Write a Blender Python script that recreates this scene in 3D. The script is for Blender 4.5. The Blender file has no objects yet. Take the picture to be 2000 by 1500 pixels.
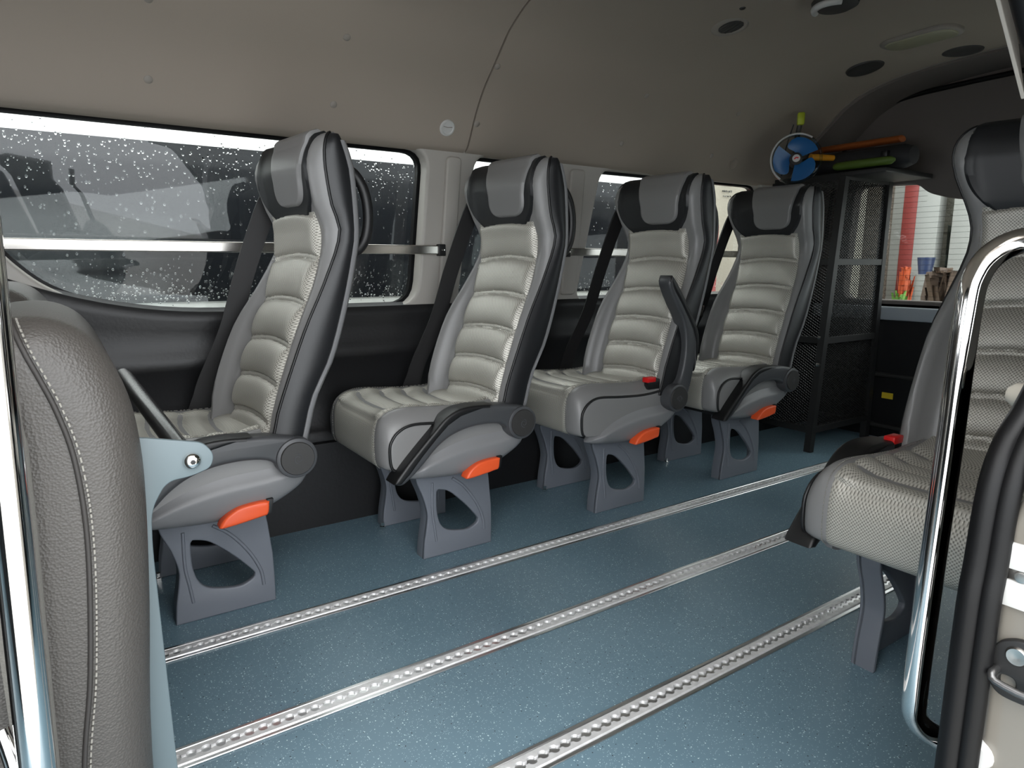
import bpy, bmesh, math, random
from mathutils import Vector, Matrix
random.seed(7)
sc = bpy.context.scene
COL = sc.collection

# ------------------------------------------------------------------ camera
F_PX, CAM_H = 1300.0, 0.87
a = Vector((1970, 232, 1300)).normalized()
b = Vector((-885, 232, 1300)); b = (b - a * a.dot(b)).normalized()
c = Vector((a.y*b.z-a.z*b.y, a.z*b.x-a.x*b.z, a.x*b.y-a.y*b.x))
if c.y < 0: c = -c
right, up, fwd = Vector((a.x, b.x, c.x)), Vector((a.y, b.y, c.y)), Vector((a.z, b.z, c.z))
cam_d = bpy.data.cameras.new('camera'); cam = bpy.data.objects.new('camera', cam_d); COL.objects.link(cam)
cam_d.sensor_width = 36.0; cam_d.lens = 36.0 * F_PX / 2000.0; cam_d.clip_start = 0.02
mw = Matrix.Identity(4)
for i in range(3):
    mw[i][0], mw[i][1], mw[i][2] = right[i], up[i], -fwd[i]
mw[2][3] = CAM_H
cam.matrix_world = mw
sc.camera = cam
# ------------------------------------------------------------------ sky and exposure
w = bpy.data.worlds.new('overcast_sky'); sc.world = w; w.use_nodes = True
nt = w.node_tree; nt.nodes.clear()
out = nt.nodes.new('ShaderNodeOutputWorld'); bg = nt.nodes.new('ShaderNodeBackground')
tc = nt.nodes.new('ShaderNodeTexCoord'); sx = nt.nodes.new('ShaderNodeSeparateXYZ')
rp = nt.nodes.new('ShaderNodeValToRGB')
rp.color_ramp.elements[0].position = 0.0; rp.color_ramp.elements[0].color = (0.80, 0.84, 0.88, 1)
rp.color_ramp.elements[1].position = 0.8; rp.color_ramp.elements[1].color = (1.0, 1.0, 1.0, 1)
nt.links.new(tc.outputs['Generated'], sx.inputs[0]); nt.links.new(sx.outputs['Z'], rp.inputs[0])
nt.links.new(rp.outputs[0], bg.inputs[0]); bg.inputs[1].default_value = 1.5
nt.links.new(bg.outputs[0], out.inputs[0])
vs = sc.view_settings
sc.display_settings.display_device = 'sRGB'
vs.view_transform = 'Standard'; vs.look = 'None'; vs.gamma = 1.0; vs.use_curve_mapping = False
vs.exposure = 2.08
cy = sc.cycles
cy.use_denoising = True
cy.max_bounces = 10; cy.diffuse_bounces = 6; cy.glossy_bounces = 4; cy.transmission_bounces = 6; cy.transparent_max_bounces = 12
cy.sample_clamp_indirect = 6.0; cy.caustics_reflective = False; cy.caustics_refractive = False

# ------------------------------------------------------------------ materials
def mat(name, col, rough=0.5, metal=0.0, bump=None, spec=0.5, vary=None, coat=0.0):
    m = bpy.data.materials.new(name); m.use_nodes = True
    n = m.node_tree.nodes; l = m.node_tree.links; p = n['Principled BSDF']
    p.inputs['Base Color'].default_value = (*col, 1); p.inputs['Roughness'].default_value = rough
    p.inputs['Metallic'].default_value = metal; p.inputs['Specular IOR Level'].default_value = spec
    p.inputs['Coat Weight'].default_value = coat
    t = n.new('ShaderNodeTexCoord')
    if vary:
        sc_, amt = vary
        no = n.new('ShaderNodeTexNoise'); no.inputs['Scale'].default_value = sc_; no.inputs['Detail'].default_value = 5
        l.new(t.outputs['Object'], no.inputs['Vector'])
        mx = n.new('ShaderNodeMix'); mx.data_type = 'RGBA'
        mx.inputs['A'].default_value = (*[v*(1-amt) for v in col], 1); mx.inputs['B'].default_value = (*[min(1, v*(1+amt)) for v in col], 1)
        l.new(no.outputs['Fac'], mx.inputs['Factor']); l.new(mx.outputs['Result'], p.inputs['Base Color'])
    if bump:
        kind, sc_, st, dist = bump
        if kind == 'noise':
            x = n.new('ShaderNodeTexNoise'); x.inputs['Detail'].default_value = 4; o = x.outputs['Fac']
        else:
            x = n.new('ShaderNodeTexVoronoi'); o = x.outputs['Distance']
        x.inputs['Scale'].default_value = sc_
        l.new(t.outputs['Object'], x.inputs['Vector'])
        bp = n.new('ShaderNodeBump'); bp.inputs['Strength'].default_value = st; bp.inputs['Distance'].default_value = dist
        l.new(o, bp.inputs['Height']); l.new(bp.outputs[0], p.inputs['Normal'])
    return m

def weave(name, ca, cb, pitch, rough=0.35, kx=0.0):
    """woven seat fabric: diagonal cross weave with dark pits"""
    m = bpy.data.materials.new(name); m.use_nodes = True
    n = m.node_tree.nodes; l = m.node_tree.links; p = n['Principled BSDF']
    t = n.new('ShaderNodeTexCoord'); s = n.new('ShaderNodeSeparateXYZ'); l.new(t.outputs['Object'], s.inputs[0])
    def mth(op, a_, b_=None):
        q = n.new('ShaderNodeMath'); q.operation = op
        for i, v in enumerate((a_, b_)):
            if v is None: continue
            if isinstance(v, (int, float)): q.inputs[i].default_value = v
            else: l.new(v, q.inputs[i])
        return q.outputs[0]
    hgt = mth('SUBTRACT', s.outputs['Z'], mth('MULTIPLY', s.outputs['X'], kx))
    u = mth('MULTIPLY', s.outputs['Y'], math.pi/pitch)
    v = mth('MULTIPLY', hgt, math.pi/(pitch*1.05))
    f = mth('MULTIPLY', mth('SINE', u), mth('SINE', v))
    f = mth('MULTIPLY_ADD', f, 0.75); f.node.inputs[2].default_value = 0.75; f.node.use_clamp = True
    mx = n.new('ShaderNodeMix'); mx.data_type = 'RGBA'
    mx.inputs['A'].default_value = (*ca, 1); mx.inputs['B'].default_value = (*cb, 1)
    l.new(f, mx.inputs['Factor']); l.new(mx.outputs['Result'], p.inputs['Base Color'])
    bp = n.new('ShaderNodeBump'); bp.inputs['Strength'].default_value = 0.35; bp.inputs['Distance'].default_value = 0.0012
    l.new(f, bp.inputs['Height']); l.new(bp.outputs[0], p.inputs['Normal'])
    p.inputs['Roughness'].default_value = rough; p.inputs['Specular IOR Level'].default_value = 0.6; p.inputs['Metallic'].default_value = 0.3
    return m

LEATHER = mat('grey_leather', (0.205, 0.202, 0.200), 0.38, bump=('noise', 260, 0.12, 0.001))
LEATHER_D = mat('charcoal_leather', (0.010, 0.011, 0.0125), 0.45, bump=('noise', 260, 0.12, 0.001))
PADLEATHER = mat('grained_leather', (0.058, 0.053, 0.048), 0.42, bump=('voronoi', 330, 0.35, 0.0016))
WEAVE = weave('woven_seat_fabric', (0.16, 0.152, 0.130), (0.52, 0.50, 0.445), 0.0034, 0.42)
WEAVE_C = weave('woven_cushion_fabric', (0.16, 0.152, 0.130), (0.52, 0.50, 0.445), 0.0034, 0.42, 1.0)
SIDEBLK = mat('black_leather', (0.010, 0.0105, 0.012), 0.40, bump=('noise', 120, 0.15, 0.001))
LEGP = mat('leg_plastic', (0.135, 0.147, 0.170), 0.45, bump=('noise', 700, 0.10, 0.0006))
COVERP = mat('cover_plastic', (0.20, 0.20, 0.205), 0.42, bump=('noise', 900, 0.10, 0.0005))
ARMP = mat('arm_plastic', (0.055, 0.057, 0.061), 0.42, bump=('noise', 900, 0.10, 0.0005))
BLACKP = mat('black_plastic', (0.006, 0.006, 0.0065), 0.45)
RUBBER = mat('black_rubber', (0.0032, 0.0032, 0.0035), 0.45, spec=0.22, bump=('noise', 150, 0.15, 0.001))
ORANGE = mat('orange_plastic', (0.80, 0.10, 0.025), 0.4)
REDP = mat('red_plastic', (0.65, 0.012, 0.012), 0.35)
BELT = mat('belt_webbing', (0.007, 0.0065, 0.007), 0.6, bump=('noise', 600, 0.2, 0.0006))
CHROME = mat('chrome', (0.85, 0.84, 0.82), 0.07, 1.0)
STEEL = mat('brushed_steel', (0.62, 0.59, 0.55), 0.25, 1.0)
ALU = mat('aluminium', (0.74, 0.74, 0.74), 0.5, 0.45, vary=(60, 0.25))
ALU_B = mat('bright_aluminium', (0.82, 0.82, 0.82), 0.28, 1.0)
HEADL = mat('headliner_fabric', (0.315, 0.272, 0.232), 0.9, bump=('noise', 500, 0.15, 0.001), spec=0.15, vary=(3, 0.05))
HEADR = mat('tailgate_fabric', (0.155, 0.138, 0.128), 0.9, bump=('noise', 500, 0.15, 0.001), spec=0.15)
PILLAR = mat('pale_trim_plastic', (0.36, 0.34, 0.31), 0.5, bump=('noise', 700, 0.06, 0.0005))
TRIMBLK = mat('black_trim_panel', (0.008, 0.008, 0.009), 0.45, bump=('noise', 90, 0.25, 0.002), vary=(12, 0.25))
DARKMET = mat('black_powder_coat', (0.012, 0.012, 0.012), 0.5)
WHITEP = mat('white_paint', (0.62, 0.62, 0.60), 0.22, coat=0.4)
JAMBP = mat('champagne_paint', (0.19, 0.175, 0.15), 0.25, coat=0.5)
BLUEGREY = mat('bluegrey_steel_paint', (0.105, 0.138, 0.150), 0.42)
THREAD = mat('pale_thread', (0.24, 0.23, 0.205), 0.7)
CAPW = mat('light_cap_plastic', (0.50, 0.50, 0.49), 0.4)
CLIPM = mat('clip_plastic', (0.26, 0.235, 0.21), 0.6)
LAMPG = mat('frosted_lamp_lens', (0.30, 0.29, 0.20), 0.3)
DKGREY = mat('dark_grey_plastic', (0.030, 0.029, 0.028), 0.55)

def floor_mat():
    m = bpy.data.materials.new('blue_speckled_vinyl'); m.use_nodes = True
    n = m.node_tree.nodes; l = m.node_tree.links; p = n['Principled BSDF']
    t = n.new('ShaderNodeTexCoord')
    base = n.new('ShaderNodeMix'); base.data_type = 'RGBA'
    no = n.new('ShaderNodeTexNoise'); no.inputs['Scale'].default_value = 5; no.inputs['Detail'].default_value = 6
    l.new(t.outputs['Object'], no.inputs['Vector'])
    base.inputs['A'].default_value = (0.110, 0.182, 0.228, 1); base.inputs['B'].default_value = (0.145, 0.228, 0.278, 1)
    l.new(no.outputs['Fac'], base.inputs['Factor'])
    prev = base.outputs['Result']
    for scl, thr, keep, colr in ((170, 0.20, 0.30, (0.60, 0.74, 0.76)), (120, 0.16, 0.18, (0.01, 0.015, 0.02)), (300, 0.25, 0.35, (0.36, 0.48, 0.54))):
        vo = n.new('ShaderNodeTexVoronoi'); vo.inputs['Scale'].default_value = scl
        l.new(t.outputs['Object'], vo.inputs['Vector'])
        lt = n.new('ShaderNodeMath'); lt.operation = 'LESS_THAN'; lt.inputs[1].default_value = thr; l.new(vo.outputs['Distance'], lt.inputs[0])
        sp = n.new('ShaderNodeSeparateColor'); l.new(vo.outputs['Color'], sp.inputs[0])
        l2 = n.new('ShaderNodeMath'); l2.operation = 'LESS_THAN'; l2.inputs[1].default_value = keep; l.new(sp.outputs[0], l2.inputs[0])
        mu = n.new('ShaderNodeMath'); mu.operation = 'MULTIPLY'; l.new(lt.outputs[0], mu.inputs[0]); l.new(l2.outputs[0], mu.inputs[1])
        mx = n.new('ShaderNodeMix'); mx.data_type = 'RGBA'; l.new(mu.outputs[0], mx.inputs['Factor'])
        l.new(prev, mx.inputs['A']); mx.inputs['B'].default_value = (*colr, 1); prev = mx.outputs['Result']
    l.new(prev, p.inputs['Base Color'])
    rr = n.new('ShaderNodeMapRange'); rr.inputs['To Min'].default_value = 0.30; rr.inputs['To Max'].default_value = 0.46
    l.new(no.outputs['Fac'], rr.inputs['Value']); l.new(rr.outputs[0], p.inputs['Roughness'])
    bp = n.new('ShaderNodeBump'); bp.inputs['Strength'].default_value = 0.12; bp.inputs['Distance'].default_value = 0.001
    n2 = n.new('ShaderNodeTexNoise'); n2.inputs['Scale'].default_value = 400; l.new(t.outputs['Object'], n2.inputs['Vector'])
    l.new(n2.outputs['Fac'], bp.inputs['Height']); l.new(bp.outputs[0], p.inputs['Normal'])
    return m
FLOOR = floor_mat()

def thin_glass(name, tint):
    m = bpy.data.materials.new(name); m.use_nodes = True
    n = m.node_tree.nodes; l = m.node_tree.links; n.remove(n['Principled BSDF'])
    o = n['Material Output']; tr = n.new('ShaderNodeBsdfTransparent'); gl = n.new('ShaderNodeBsdfGlossy')
    tr.inputs[0].default_value = (*tint, 1); gl.inputs['Roughness'].default_value = 0.02
    lw = n.new('ShaderNodeLayerWeight'); lw.inputs['Blend'].default_value = 0.5
    pw = n.new('ShaderNodeMath'); pw.operation = 'POWER'; pw.inputs[1].default_value = 5.0; l.new(lw.outputs['Facing'], pw.inputs[0])
    fr = n.new('ShaderNodeMath'); fr.operation = 'MULTIPLY_ADD'; fr.inputs[1].default_value = 0.92; fr.inputs[2].default_value = 0.035; l.new(pw.outputs[0], fr.inputs[0])
    mx = n.new('ShaderNodeMixShader'); l.new(fr.outputs[0], mx.inputs[0]); l.new(tr.outputs[0], mx.inputs[1]); l.new(gl.outputs[0], mx.inputs[2])
    l.new(mx.outputs[0], o.inputs[0]); return m
GLASS = thin_glass('window_glass', (0.90, 0.93, 0.92))
PRIVACY = thin_glass('privacy_glass', (0.62, 0.64, 0.63))
CLEARP = thin_glass('clear_plastic', (0.85, 0.88, 0.86))
DROP = bpy.data.materials.new('water'); DROP.use_nodes = True
_p = DROP.node_tree.nodes['Principled BSDF']; _p.inputs['Base Color'].default_value = (1, 1, 1, 1); _p.inputs['Transmission Weight'].default_value = 1.0
_p.inputs['Roughness'].default_value = 0.0; _p.inputs['IOR'].default_value = 1.33
TINT = mat('tinted_glass', (0.010, 0.011, 0.013), 0.11, spec=0.14)

# ------------------------------------------------------------------ mesh helpers
def tag(o, label=None, cat=None, group=None, kind=None):
    if label: o['label'] = label
    if cat: o['category'] = cat
    if group: o['group'] = group
    if kind: o['kind'] = kind
    return o

def finish(name, bm, m, parent=None, ang=35, loc=None):
    bmesh.ops.remove_doubles(bm, verts=bm.verts, dist=1e-6)
    bmesh.ops.recalc_face_normals(bm, faces=bm.faces)
    thr = math.radians(ang)
    for f in bm.faces: f.smooth = True
    for e in bm.edges:
        if len(e.link_faces) == 2: e.smooth = e.calc_face_angle(0) < thr
    me = bpy.data.meshes.new(name); bm.to_mesh(me); bm.free()
    if m: me.materials.append(m)
    o = bpy.data.objects.new(name, me); COL.objects.link(o)
    if parent: o.parent = parent
    if loc: o.location = loc
    return o

def empty(name, loc=(0, 0, 0)):
    o = bpy.data.objects.new(name, None); COL.objects.link(o); o.location = loc; o.empty_display_size = 0.1
    return o

def cr(pts, n=6, closed=False):
    """catmull-rom through points of any dimension"""
    P = [tuple(map(float, p)) for p in pts]; N = len(P); res = []
    segs = N if closed else N-1
    for i in range(segs):
        if closed: q = [P[(i-1) % N], P[i], P[(i+1) % N], P[(i+2) % N]]
        else: q = [P[max(i-1, 0)], P[i], P[i+1], P[min(i+2, N-1)]]
        for k in range(n):
            t = k/n
            res.append(tuple(0.5*((2*q[1][d]) + (-q[0][d]+q[2][d])*t + (2*q[0][d]-5*q[1][d]+4*q[2][d]-q[3][d])*t*t + (-q[0][d]+3*q[1][d]-3*q[2][d]+q[3][d])*t**3) for d in range(len(P[0]))))
    if not closed: res.append(P[-1])
    return res

def interp(x, xs, ys):
    if x <= xs[0]: return ys[0]
    for i in range(len(xs)-1):
        if x <= xs[i+1]:
            t = (x-xs[i])/(xs[i+1]-xs[i])
            d = lambda k: 0 if k <= 0 or k >= len(xs)-1 else (ys[k+1]-ys[k-1])/(xs[k+1]-xs[k-1])
            h = xs[i+1]-xs[i]; m0 = d(i)*h; m1 = d(i+1)*h
            if i == 0: m0 = ys[1]-ys[0]
            if i == len(xs)-2: m1 = ys[-1]-ys[-2]
            return (2*t**3-3*t*t+1)*ys[i]+(t**3-2*t*t+t)*m0+(-2*t**3+3*t*t)*ys[i+1]+(t**3-t*t)*m1
    return ys[-1]

def add_box(bm, x0, x1, y0, y1, z0, z1, bev=0.0, seg=2):
    vs_ = [bm.verts.new((x, y, z)) for x in (x0, x1) for y in (y0, y1) for z in (z0, z1)]
    fs = [bm.faces.new([vs_[i] for i in q]) for q in ((0, 1, 3, 2), (4, 6, 7, 5), (0, 4, 5, 1), (2, 3, 7, 6), (0, 2, 6, 4), (1, 5, 7, 3))]
    if bev:
        es = list({e for f in fs for e in f.edges})
        bmesh.ops.bevel(bm, geom=es, offset=bev, segments=seg, profile=0.5, affect='EDGES')

def box(name, x0, x1, y0, y1, z0, z1, m, parent=None, bev=0.004, seg=2):
    bm = bmesh.new(); add_box(bm, x0, x1, y0, y1, z0, z1, bev, seg); return finish(name, bm, m, parent)

def add_loft(bm, loops, closed=True, cap=True, ring=False):
    rows = [[bm.verts.new(p) for p in L] for L in loops]
    n = len(rows[0]); R = len(rows)
    for i in range(R if ring else R-1):
        A, B = rows[i], rows[(i+1) % R]
        for j in range(n if closed else n-1):
            k = (j+1) % n
            try: bm.faces.new((A[j], A[k], B[k], B[j]))
            except ValueError: pass
    if cap and closed and not ring:
        for r in (rows[0], rows[-1]):
            try: bm.faces.new(r)
            except ValueError: pass

def loft(name, loops, m, parent=None, closed=True, cap=True, ring=False, ang=40):
    bm = bmesh.new(); add_loft(bm, loops, closed, cap, ring); return finish(name, bm, m, parent, ang)

def add_sweep(bm, path, sect, upv=(0, 0, 1), ring=False, cap=True):
    """sweep section points (s along side, t along up) on a path"""
    P = [Vector(p) for p in path]; N = len(P); loops = []
    upv = Vector(upv)
    prev_side = None
    for i in range(N):
        if ring: T = P[(i+1) % N]-P[i-1]
        else: T = P[min(i+1, N-1)]-P[max(i-1, 0)]
        T.normalize()
        if prev_side is None:
            side = T.cross(upv)
            if side.length < 1e-3: side = T.cross(Vector((1, 0, 0.01)))
        else:
            side = prev_side - T*prev_side.dot(T)
        side.normalize(); prev_side = side
        u2 = side.cross(T)
        sec = sect(i/(N-1)) if callable(sect) else sect
        loops.append([P[i]+side*s+u2*t for s, t in sec])
    add_loft(bm, loops, True, cap, ring)

def circ(r, n=12, rx=1.0): return [(r*rx*math.cos(2*math.pi*k/n), r*math.sin(2*math.pi*k/n)) for k in range(n)]

def tube(name, path, r, m, parent=None, n=12, ring=False, upv=(0, 0, 1), sm=0):
    if sm: path = cr(path, sm, ring)
    bm = bmesh.new(); add_sweep(bm, path, r if not isinstance(r, (int, float)) else circ(r, n), upv, ring); return finish(name, bm, m, parent, 60)

def rect(w_, h_): return [(-w_/2, -h_/2), (w_/2, -h_/2), (w_/2, h_/2), (-w_/2, h_/2)]

def ext2d(name, outline, d0, d1, m, parent=None, holes=(), bevel=0.004, res=2, plane='xz', ang=35):
    """outline with holes extruded along the third axis, edges rounded"""
    cu = bpy.data.curves.new(name+'_c', 'CURVE'); cu.dimensions = '2D'; cu.fill_mode = 'BOTH'
    for L in (outline, *holes):
        s = cu.splines.new('POLY'); s.points.add(len(L)-1)
        for p, q in zip(s.points, L): p.co = (q[0], q[1], 0, 1)
        s.use_cyclic_u = True
    cu.extrude = max(abs(d1-d0)/2-bevel, 1e-5); cu.bevel_depth = bevel; cu.bevel_resolution = res; cu.offset = -bevel
    o = bpy.data.objects.new(name+'_c', cu); COL.objects.link(o)
    dg = bpy.context.evaluated_depsgraph_get()
    me = bpy.data.meshes.new_from_object(o.evaluated_get(dg))
    bpy.data.objects.remove(o); bpy.data.curves.remove(cu)
    bm = bmesh.new(); bm.from_mesh(me); bpy.data.meshes.remove(me)
    mid = (d0+d1)/2
    for v in bm.verts:
        u_, v_, w_ = v.co
        v.co = (u_, mid+w_, v_) if plane == 'xz' else ((mid+w_, u_, v_) if plane == 'yz' else (u_, v_, mid+w_))
    bmesh.ops.remove_doubles(bm, verts=bm.verts, dist=2e-5)
    return finish(name, bm, m, parent, ang)

def rrect(x0, x1, z0, z1, r, n=5):
    P = []
    for cx, cz, a0 in ((x1-r, z1-r, 0), (x0+r, z1-r, 90), (x0+r, z0+r, 180), (x1-r, z0+r, 270)):
        for k in range(n+1):
            t = math.radians(a0+90*k/n); P.append((cx+r*math.cos(t), cz+r*math.sin(t)))
    return P

def roundpoly(pts, r, n=5):
    """polygon with each corner rounded; pts (x,z[,r])"""
    res = []; N = len(pts)
    for i in range(N):
        p = Vector(pts[i][:2]); q0 = Vector(pts[i-1][:2]); q1 = Vector(pts[(i+1) % N][:2])
        rr = pts[i][2] if len(pts[i]) > 2 else r
        d0 = (q0-p); d1 = (q1-p); k = min(rr, d0.length*0.45, d1.length*0.45)
        A = p+d0.normalized()*k; B = p+d1.normalized()*k
        for j in range(n+1):
            t = j/n; v = A*(1-t)**2+p*2*t*(1-t)+B*t*t; res.append((v.x, v.y))
    return res

def lathe(name, prof, m, parent=None, axis='y', at=(0, 0, 0), n=28):
    """profile (radius, along axis)"""
    loops = []
    for r, h in prof:
        L = []
        for k in range(n):
            t = 2*math.pi*k/n; u_, v_ = r*math.cos(t), r*math.sin(t)
            q = (u_, h, v_) if axis == 'y' else ((h, u_, v_) if axis == 'x' else (u_, v_, h))
            L.append((at[0]+q[0], at[1]+q[1], at[2]+q[2]))
        loops.append(L)
    return loft(name, loops, m, parent)

def patch(name, fn, nu, nv, m, parent=None, back=0.02):
    """grid surface fn(u,v)->(point) closed at the rim by a lip pushed toward +x / down"""
    bm = bmesh.new()
    G = [[bm.verts.new(fn(i/nu, j/nv)) for i in range(nu+1)] for j in range(nv+1)]
    for j in range(nv):
        for i in range(nu):
            try: bm.faces.new((G[j][i], G[j][i+1], G[j+1][i+1], G[j+1][i]))
            except ValueError: pass
    return finish(name, bm, m, parent, 50)

# ------------------------------------------------------------------ van floor, walls, ceiling
X0, X1 = -2.4, 3.46
def structure(o): o['kind'] = 'structure'; return o
structure(box('floor', X0, X1, 0.24, 2.16, -0.05, 0.0, FLOOR, bev=0.0))

# far wall: black trim panel below the windows (profile Y,Z swept along X)
prof = [(2.132, 0.0), (2.132, 0.285), (2.146, 0.290), (2.146, 0.318), (2.152, 0.326), (2.166, 0.345), (2.170, 0.42), (2.170, 0.548), (2.160, 0.562),
        (2.157, 0.598), (2.166, 0.612), (2.166, 0.675), (2.158, 0.702), (2.160, 0.720), (2.168, 0.732), (2.215, 0.740), (2.25, 0.740), (2.25, 0.0)]
def sweepx(name, prof, xs, m, dz=None, ang=40):
    return loft(name, [[(x, y, z+(dz(x, z) if dz else 0)) for y, z in prof] for x in xs], m, None, ang=ang)
def lift(x, z):
    if z < 0.60 or x > 0.42: return 0
    t = (0.42-x)/0.55; return 0.11*t**2.2*min(1, (z-0.60)/0.12)
xs_ = [X0+1.92+i*(X1-X0-1.94)/76 for i in range(77)]
wf = structure(sweepx('wall_far', prof, xs_, TRIMBLK, lift))

# far wall: pale trim with the three window openings
W1 = roundpoly([(-0.42, 1.268, .03), (1.108, 1.268, .075), (1.050, 0.730, .085), (0.55, 0.728), (0.30, 0.733), (0.16, 0.745), (0.05, 0.772), (-0.04, 0.815), (-0.11, 0.885), (-0.2, 1.02), (-0.33, 1.2)], 0.06)
W2 = roundpoly([(1.300, 1.266, .06), (1.665, 1.262, .06), (1.625, 0.730, .05), (1.215, 0.730, .05)], 0.05)
W3 = roundpoly([(1.905, 1.262, .06), (2.985, 1.266, .07), (2.960, 0.730, .06), (1.778, 0.730, .05)], 0.05)
def grow(L, d):
    cx = sum(p[0] for p in L)/len(L); cz = sum(p[1] for p in L)/len(L); res = []
    N = len(L)
    for i in range(N):
        t = Vector((L[(i+1) % N][0]-L[i-1][0], L[(i+1) % N][1]-L[i-1][1]))
        if t.length < 1e-9: res.append(L[i]); continue
        t.normalize(); nn = Vector((t.y, -t.x))
        if nn.dot(Vector((L[i][0]-cx, L[i][1]-cz))) < 0: nn = -nn
        res.append((L[i][0]+nn.x*d, L[i][1]+nn.y*d))
    return res
structure(ext2d('wall_far_upper', [(-0.5, 0.69), (3.49, 0.69), (3.49, 1.30), (-0.5, 1.30)], 2.172, 2.232, PILLAR, holes=(W1, W2, W3), bevel=0.012, res=3))
# white outer skin of this van round the same openings
structure(ext2d('wall_far_skin', [(-0.5, -0.45), (3.46, -0.45), (3.46, 1.42), (-0.5, 1.42)], 2.262, 2.268, WHITEP, holes=(grow(W1, .01), grow(W2, .01), grow(W3, .01)), bevel=0.001, res=1))

def drops(name, L, parent, n, yy):
    """rain drops as small water domes on the outside of a pane"""
    bm = bmesh.new(); xs = [p[0] for p in L]; zs = [p[1] for p in L]
    x0, x1, z0, z1 = max(min(xs), -0.14), max(xs), min(zs), max(zs)
    def inside(x, z):
        r = False; j = len(L)-1
        for i in range(len(L)):
            if (L[i][1] > z) != (L[j][1] > z) and x < (L[j][0]-L[i][0])*(z-L[i][1])/(L[j][1]-L[i][1])+L[i][0]: r = not r
            j = i
        return r
    k = 0
    while k < n:
        x = random.uniform(x0, x1); q = random.random()
        if q < 0.42: z = z0+0.03+abs(random.gauss(0, 0.05))
        elif q < 0.76: z = z1-0.045-abs(random.gauss(0, 0.09))
        else: z = random.uniform(z0, z1)
        if not inside(x, z): continue
        k += 1
        r = random.choice((0.0012, 0.0016, 0.002, 0.0026, 0.0034)); el = random.uniform(1.0, 1.8)
        rings = []
        for lat, rr in ((0, 1.0), (0.45, 0.85), (0.8, 0.5)):
            rings.append([bm.verts.new((x+r*rr*math.cos(t*1.0472), yy+r*0.55*lat, z+r*el*rr*math.sin(t*1.0472))) for t in range(6)])
        for A, B in zip(rings, rings[1:]):
            for j in range(6): bm.faces.new((A[j], A[(j+1) % 6], B[(j+1) % 6], B[j]))
        bm.faces.new(rings[-1]); bm.faces.new(rings[0][::-1])
    o = finish(name, bm, DROP, parent, 80); o['kind'] = 'stuff'; return o

for i, (L, nd) in enumerate(((W1, 1700), (W2, 330), (W3, 520))):
    wn = empty('window_%d' % (i+1), (0, 2.25, 0.72)); wn['kind'] = 'structure'
    off = Vector((0, -2.25, -0.72))
    g = ext2d('glass', L, 2.252, 2.254, GLASS, None, bevel=0.0002, res=1); g.parent = wn; g.location = off
    s = tube('window_seal', [(x, 2.245, z) for x, z in L], [(-0.008, -0.012), (0.008, -0.012), (0.008, 0.012), (-0.008, 0.012)], RUBBER, None, ring=True, upv=(0, 1, 0)); s.parent = wn; s.location = off
    d = drops('raindrops', L, wn, nd, 2.2545); d.location = off

# ceiling: headliner profile
half = [(2.19, 1.262), (2.168, 1.268), (2.141, 1.290), (2.086, 1.385), (2.034, 1.453), (1.969, 1.513), (1.907, 1.571), (1.863, 1.605), (1.767, 1.651), (1.62, 1.684), (1.42, 1.702), (1.21, 1.706)]
half = cr(half, 4)
hl = half+[(2.42-y, z) for y, z in half[::-1][1:]]
roof = [(y+(0.0 if abs(y-1.21) < 0.2 else 0.04*(1 if y > 1.21 else -1)), z+0.05) for y, z in hl]
loop = hl+roof[::-1]
door_y = 0.50                       # tall side door opening; unseen roof lining cut back to admit more light
hl_c = [(y, z) for y, z in hl if y > door_y]; loop_c = hl_c+[(y+(0.0 if abs(y-1.21) < 0.2 else 0.04*(1 if y > 1.21 else -1)), z+0.05) for y, z in hl_c][::-1]
structure(sweepx('ceiling', loop, [0.70, 1.0, 1.2455], HEADL))
structure(sweepx('ceiling_door', loop_c, [-0.58, 0.0, 0.70], HEADL))
structure(sweepx('ceiling_cab', loop, [X0, -1.2, -0.58], HEADL))  # unseen cab roof, carried forward to block light from the front
structure(sweepx('ceiling_rear', loop, [1.2525, 2.0, 2.6, 3.14], HEADL))
inner = [(1.21+(y-1.21)*1.012, z+0.012) for y, z in hl]
structure(sweepx('trim_1', inner+roof[::-1], [1.2440, 1.254], DKGREY))
inner2 = [(1.21+(y-1.21)*0.985, 0.9+(z-0.9)*0.985) for y, z in hl]
structure(sweepx('ceiling_tail', inner2+roof[::-1], [3.14, 3.16, 3.44], HEADR))
structure(sweepx('trim_2', [(1.21+(y-1.21)*0.998, z*0.999) for y, z in hl]+roof[::-1], [3.128, 3.141], CLIPM))
bm = bmesh.new(); rl = [(y+(0.05 if y > 1.21 else -0.05), z+0.06) for y, z in hl]
for xa, xb, ymin in ((X0, -0.58, 0.0), (-0.58, 0.70, 0.47), (0.70, 3.47, 0.0)):
    r2 = [p for p in rl if p[0] > ymin]
    add_loft(bm, [[(x, y, z) for y, z in r2+[(p, q+0.006) for p, q in r2[::-1]]] for x in (xa, xb)])
structure(finish('ceiling_skin', bm, WHITEP))

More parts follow.
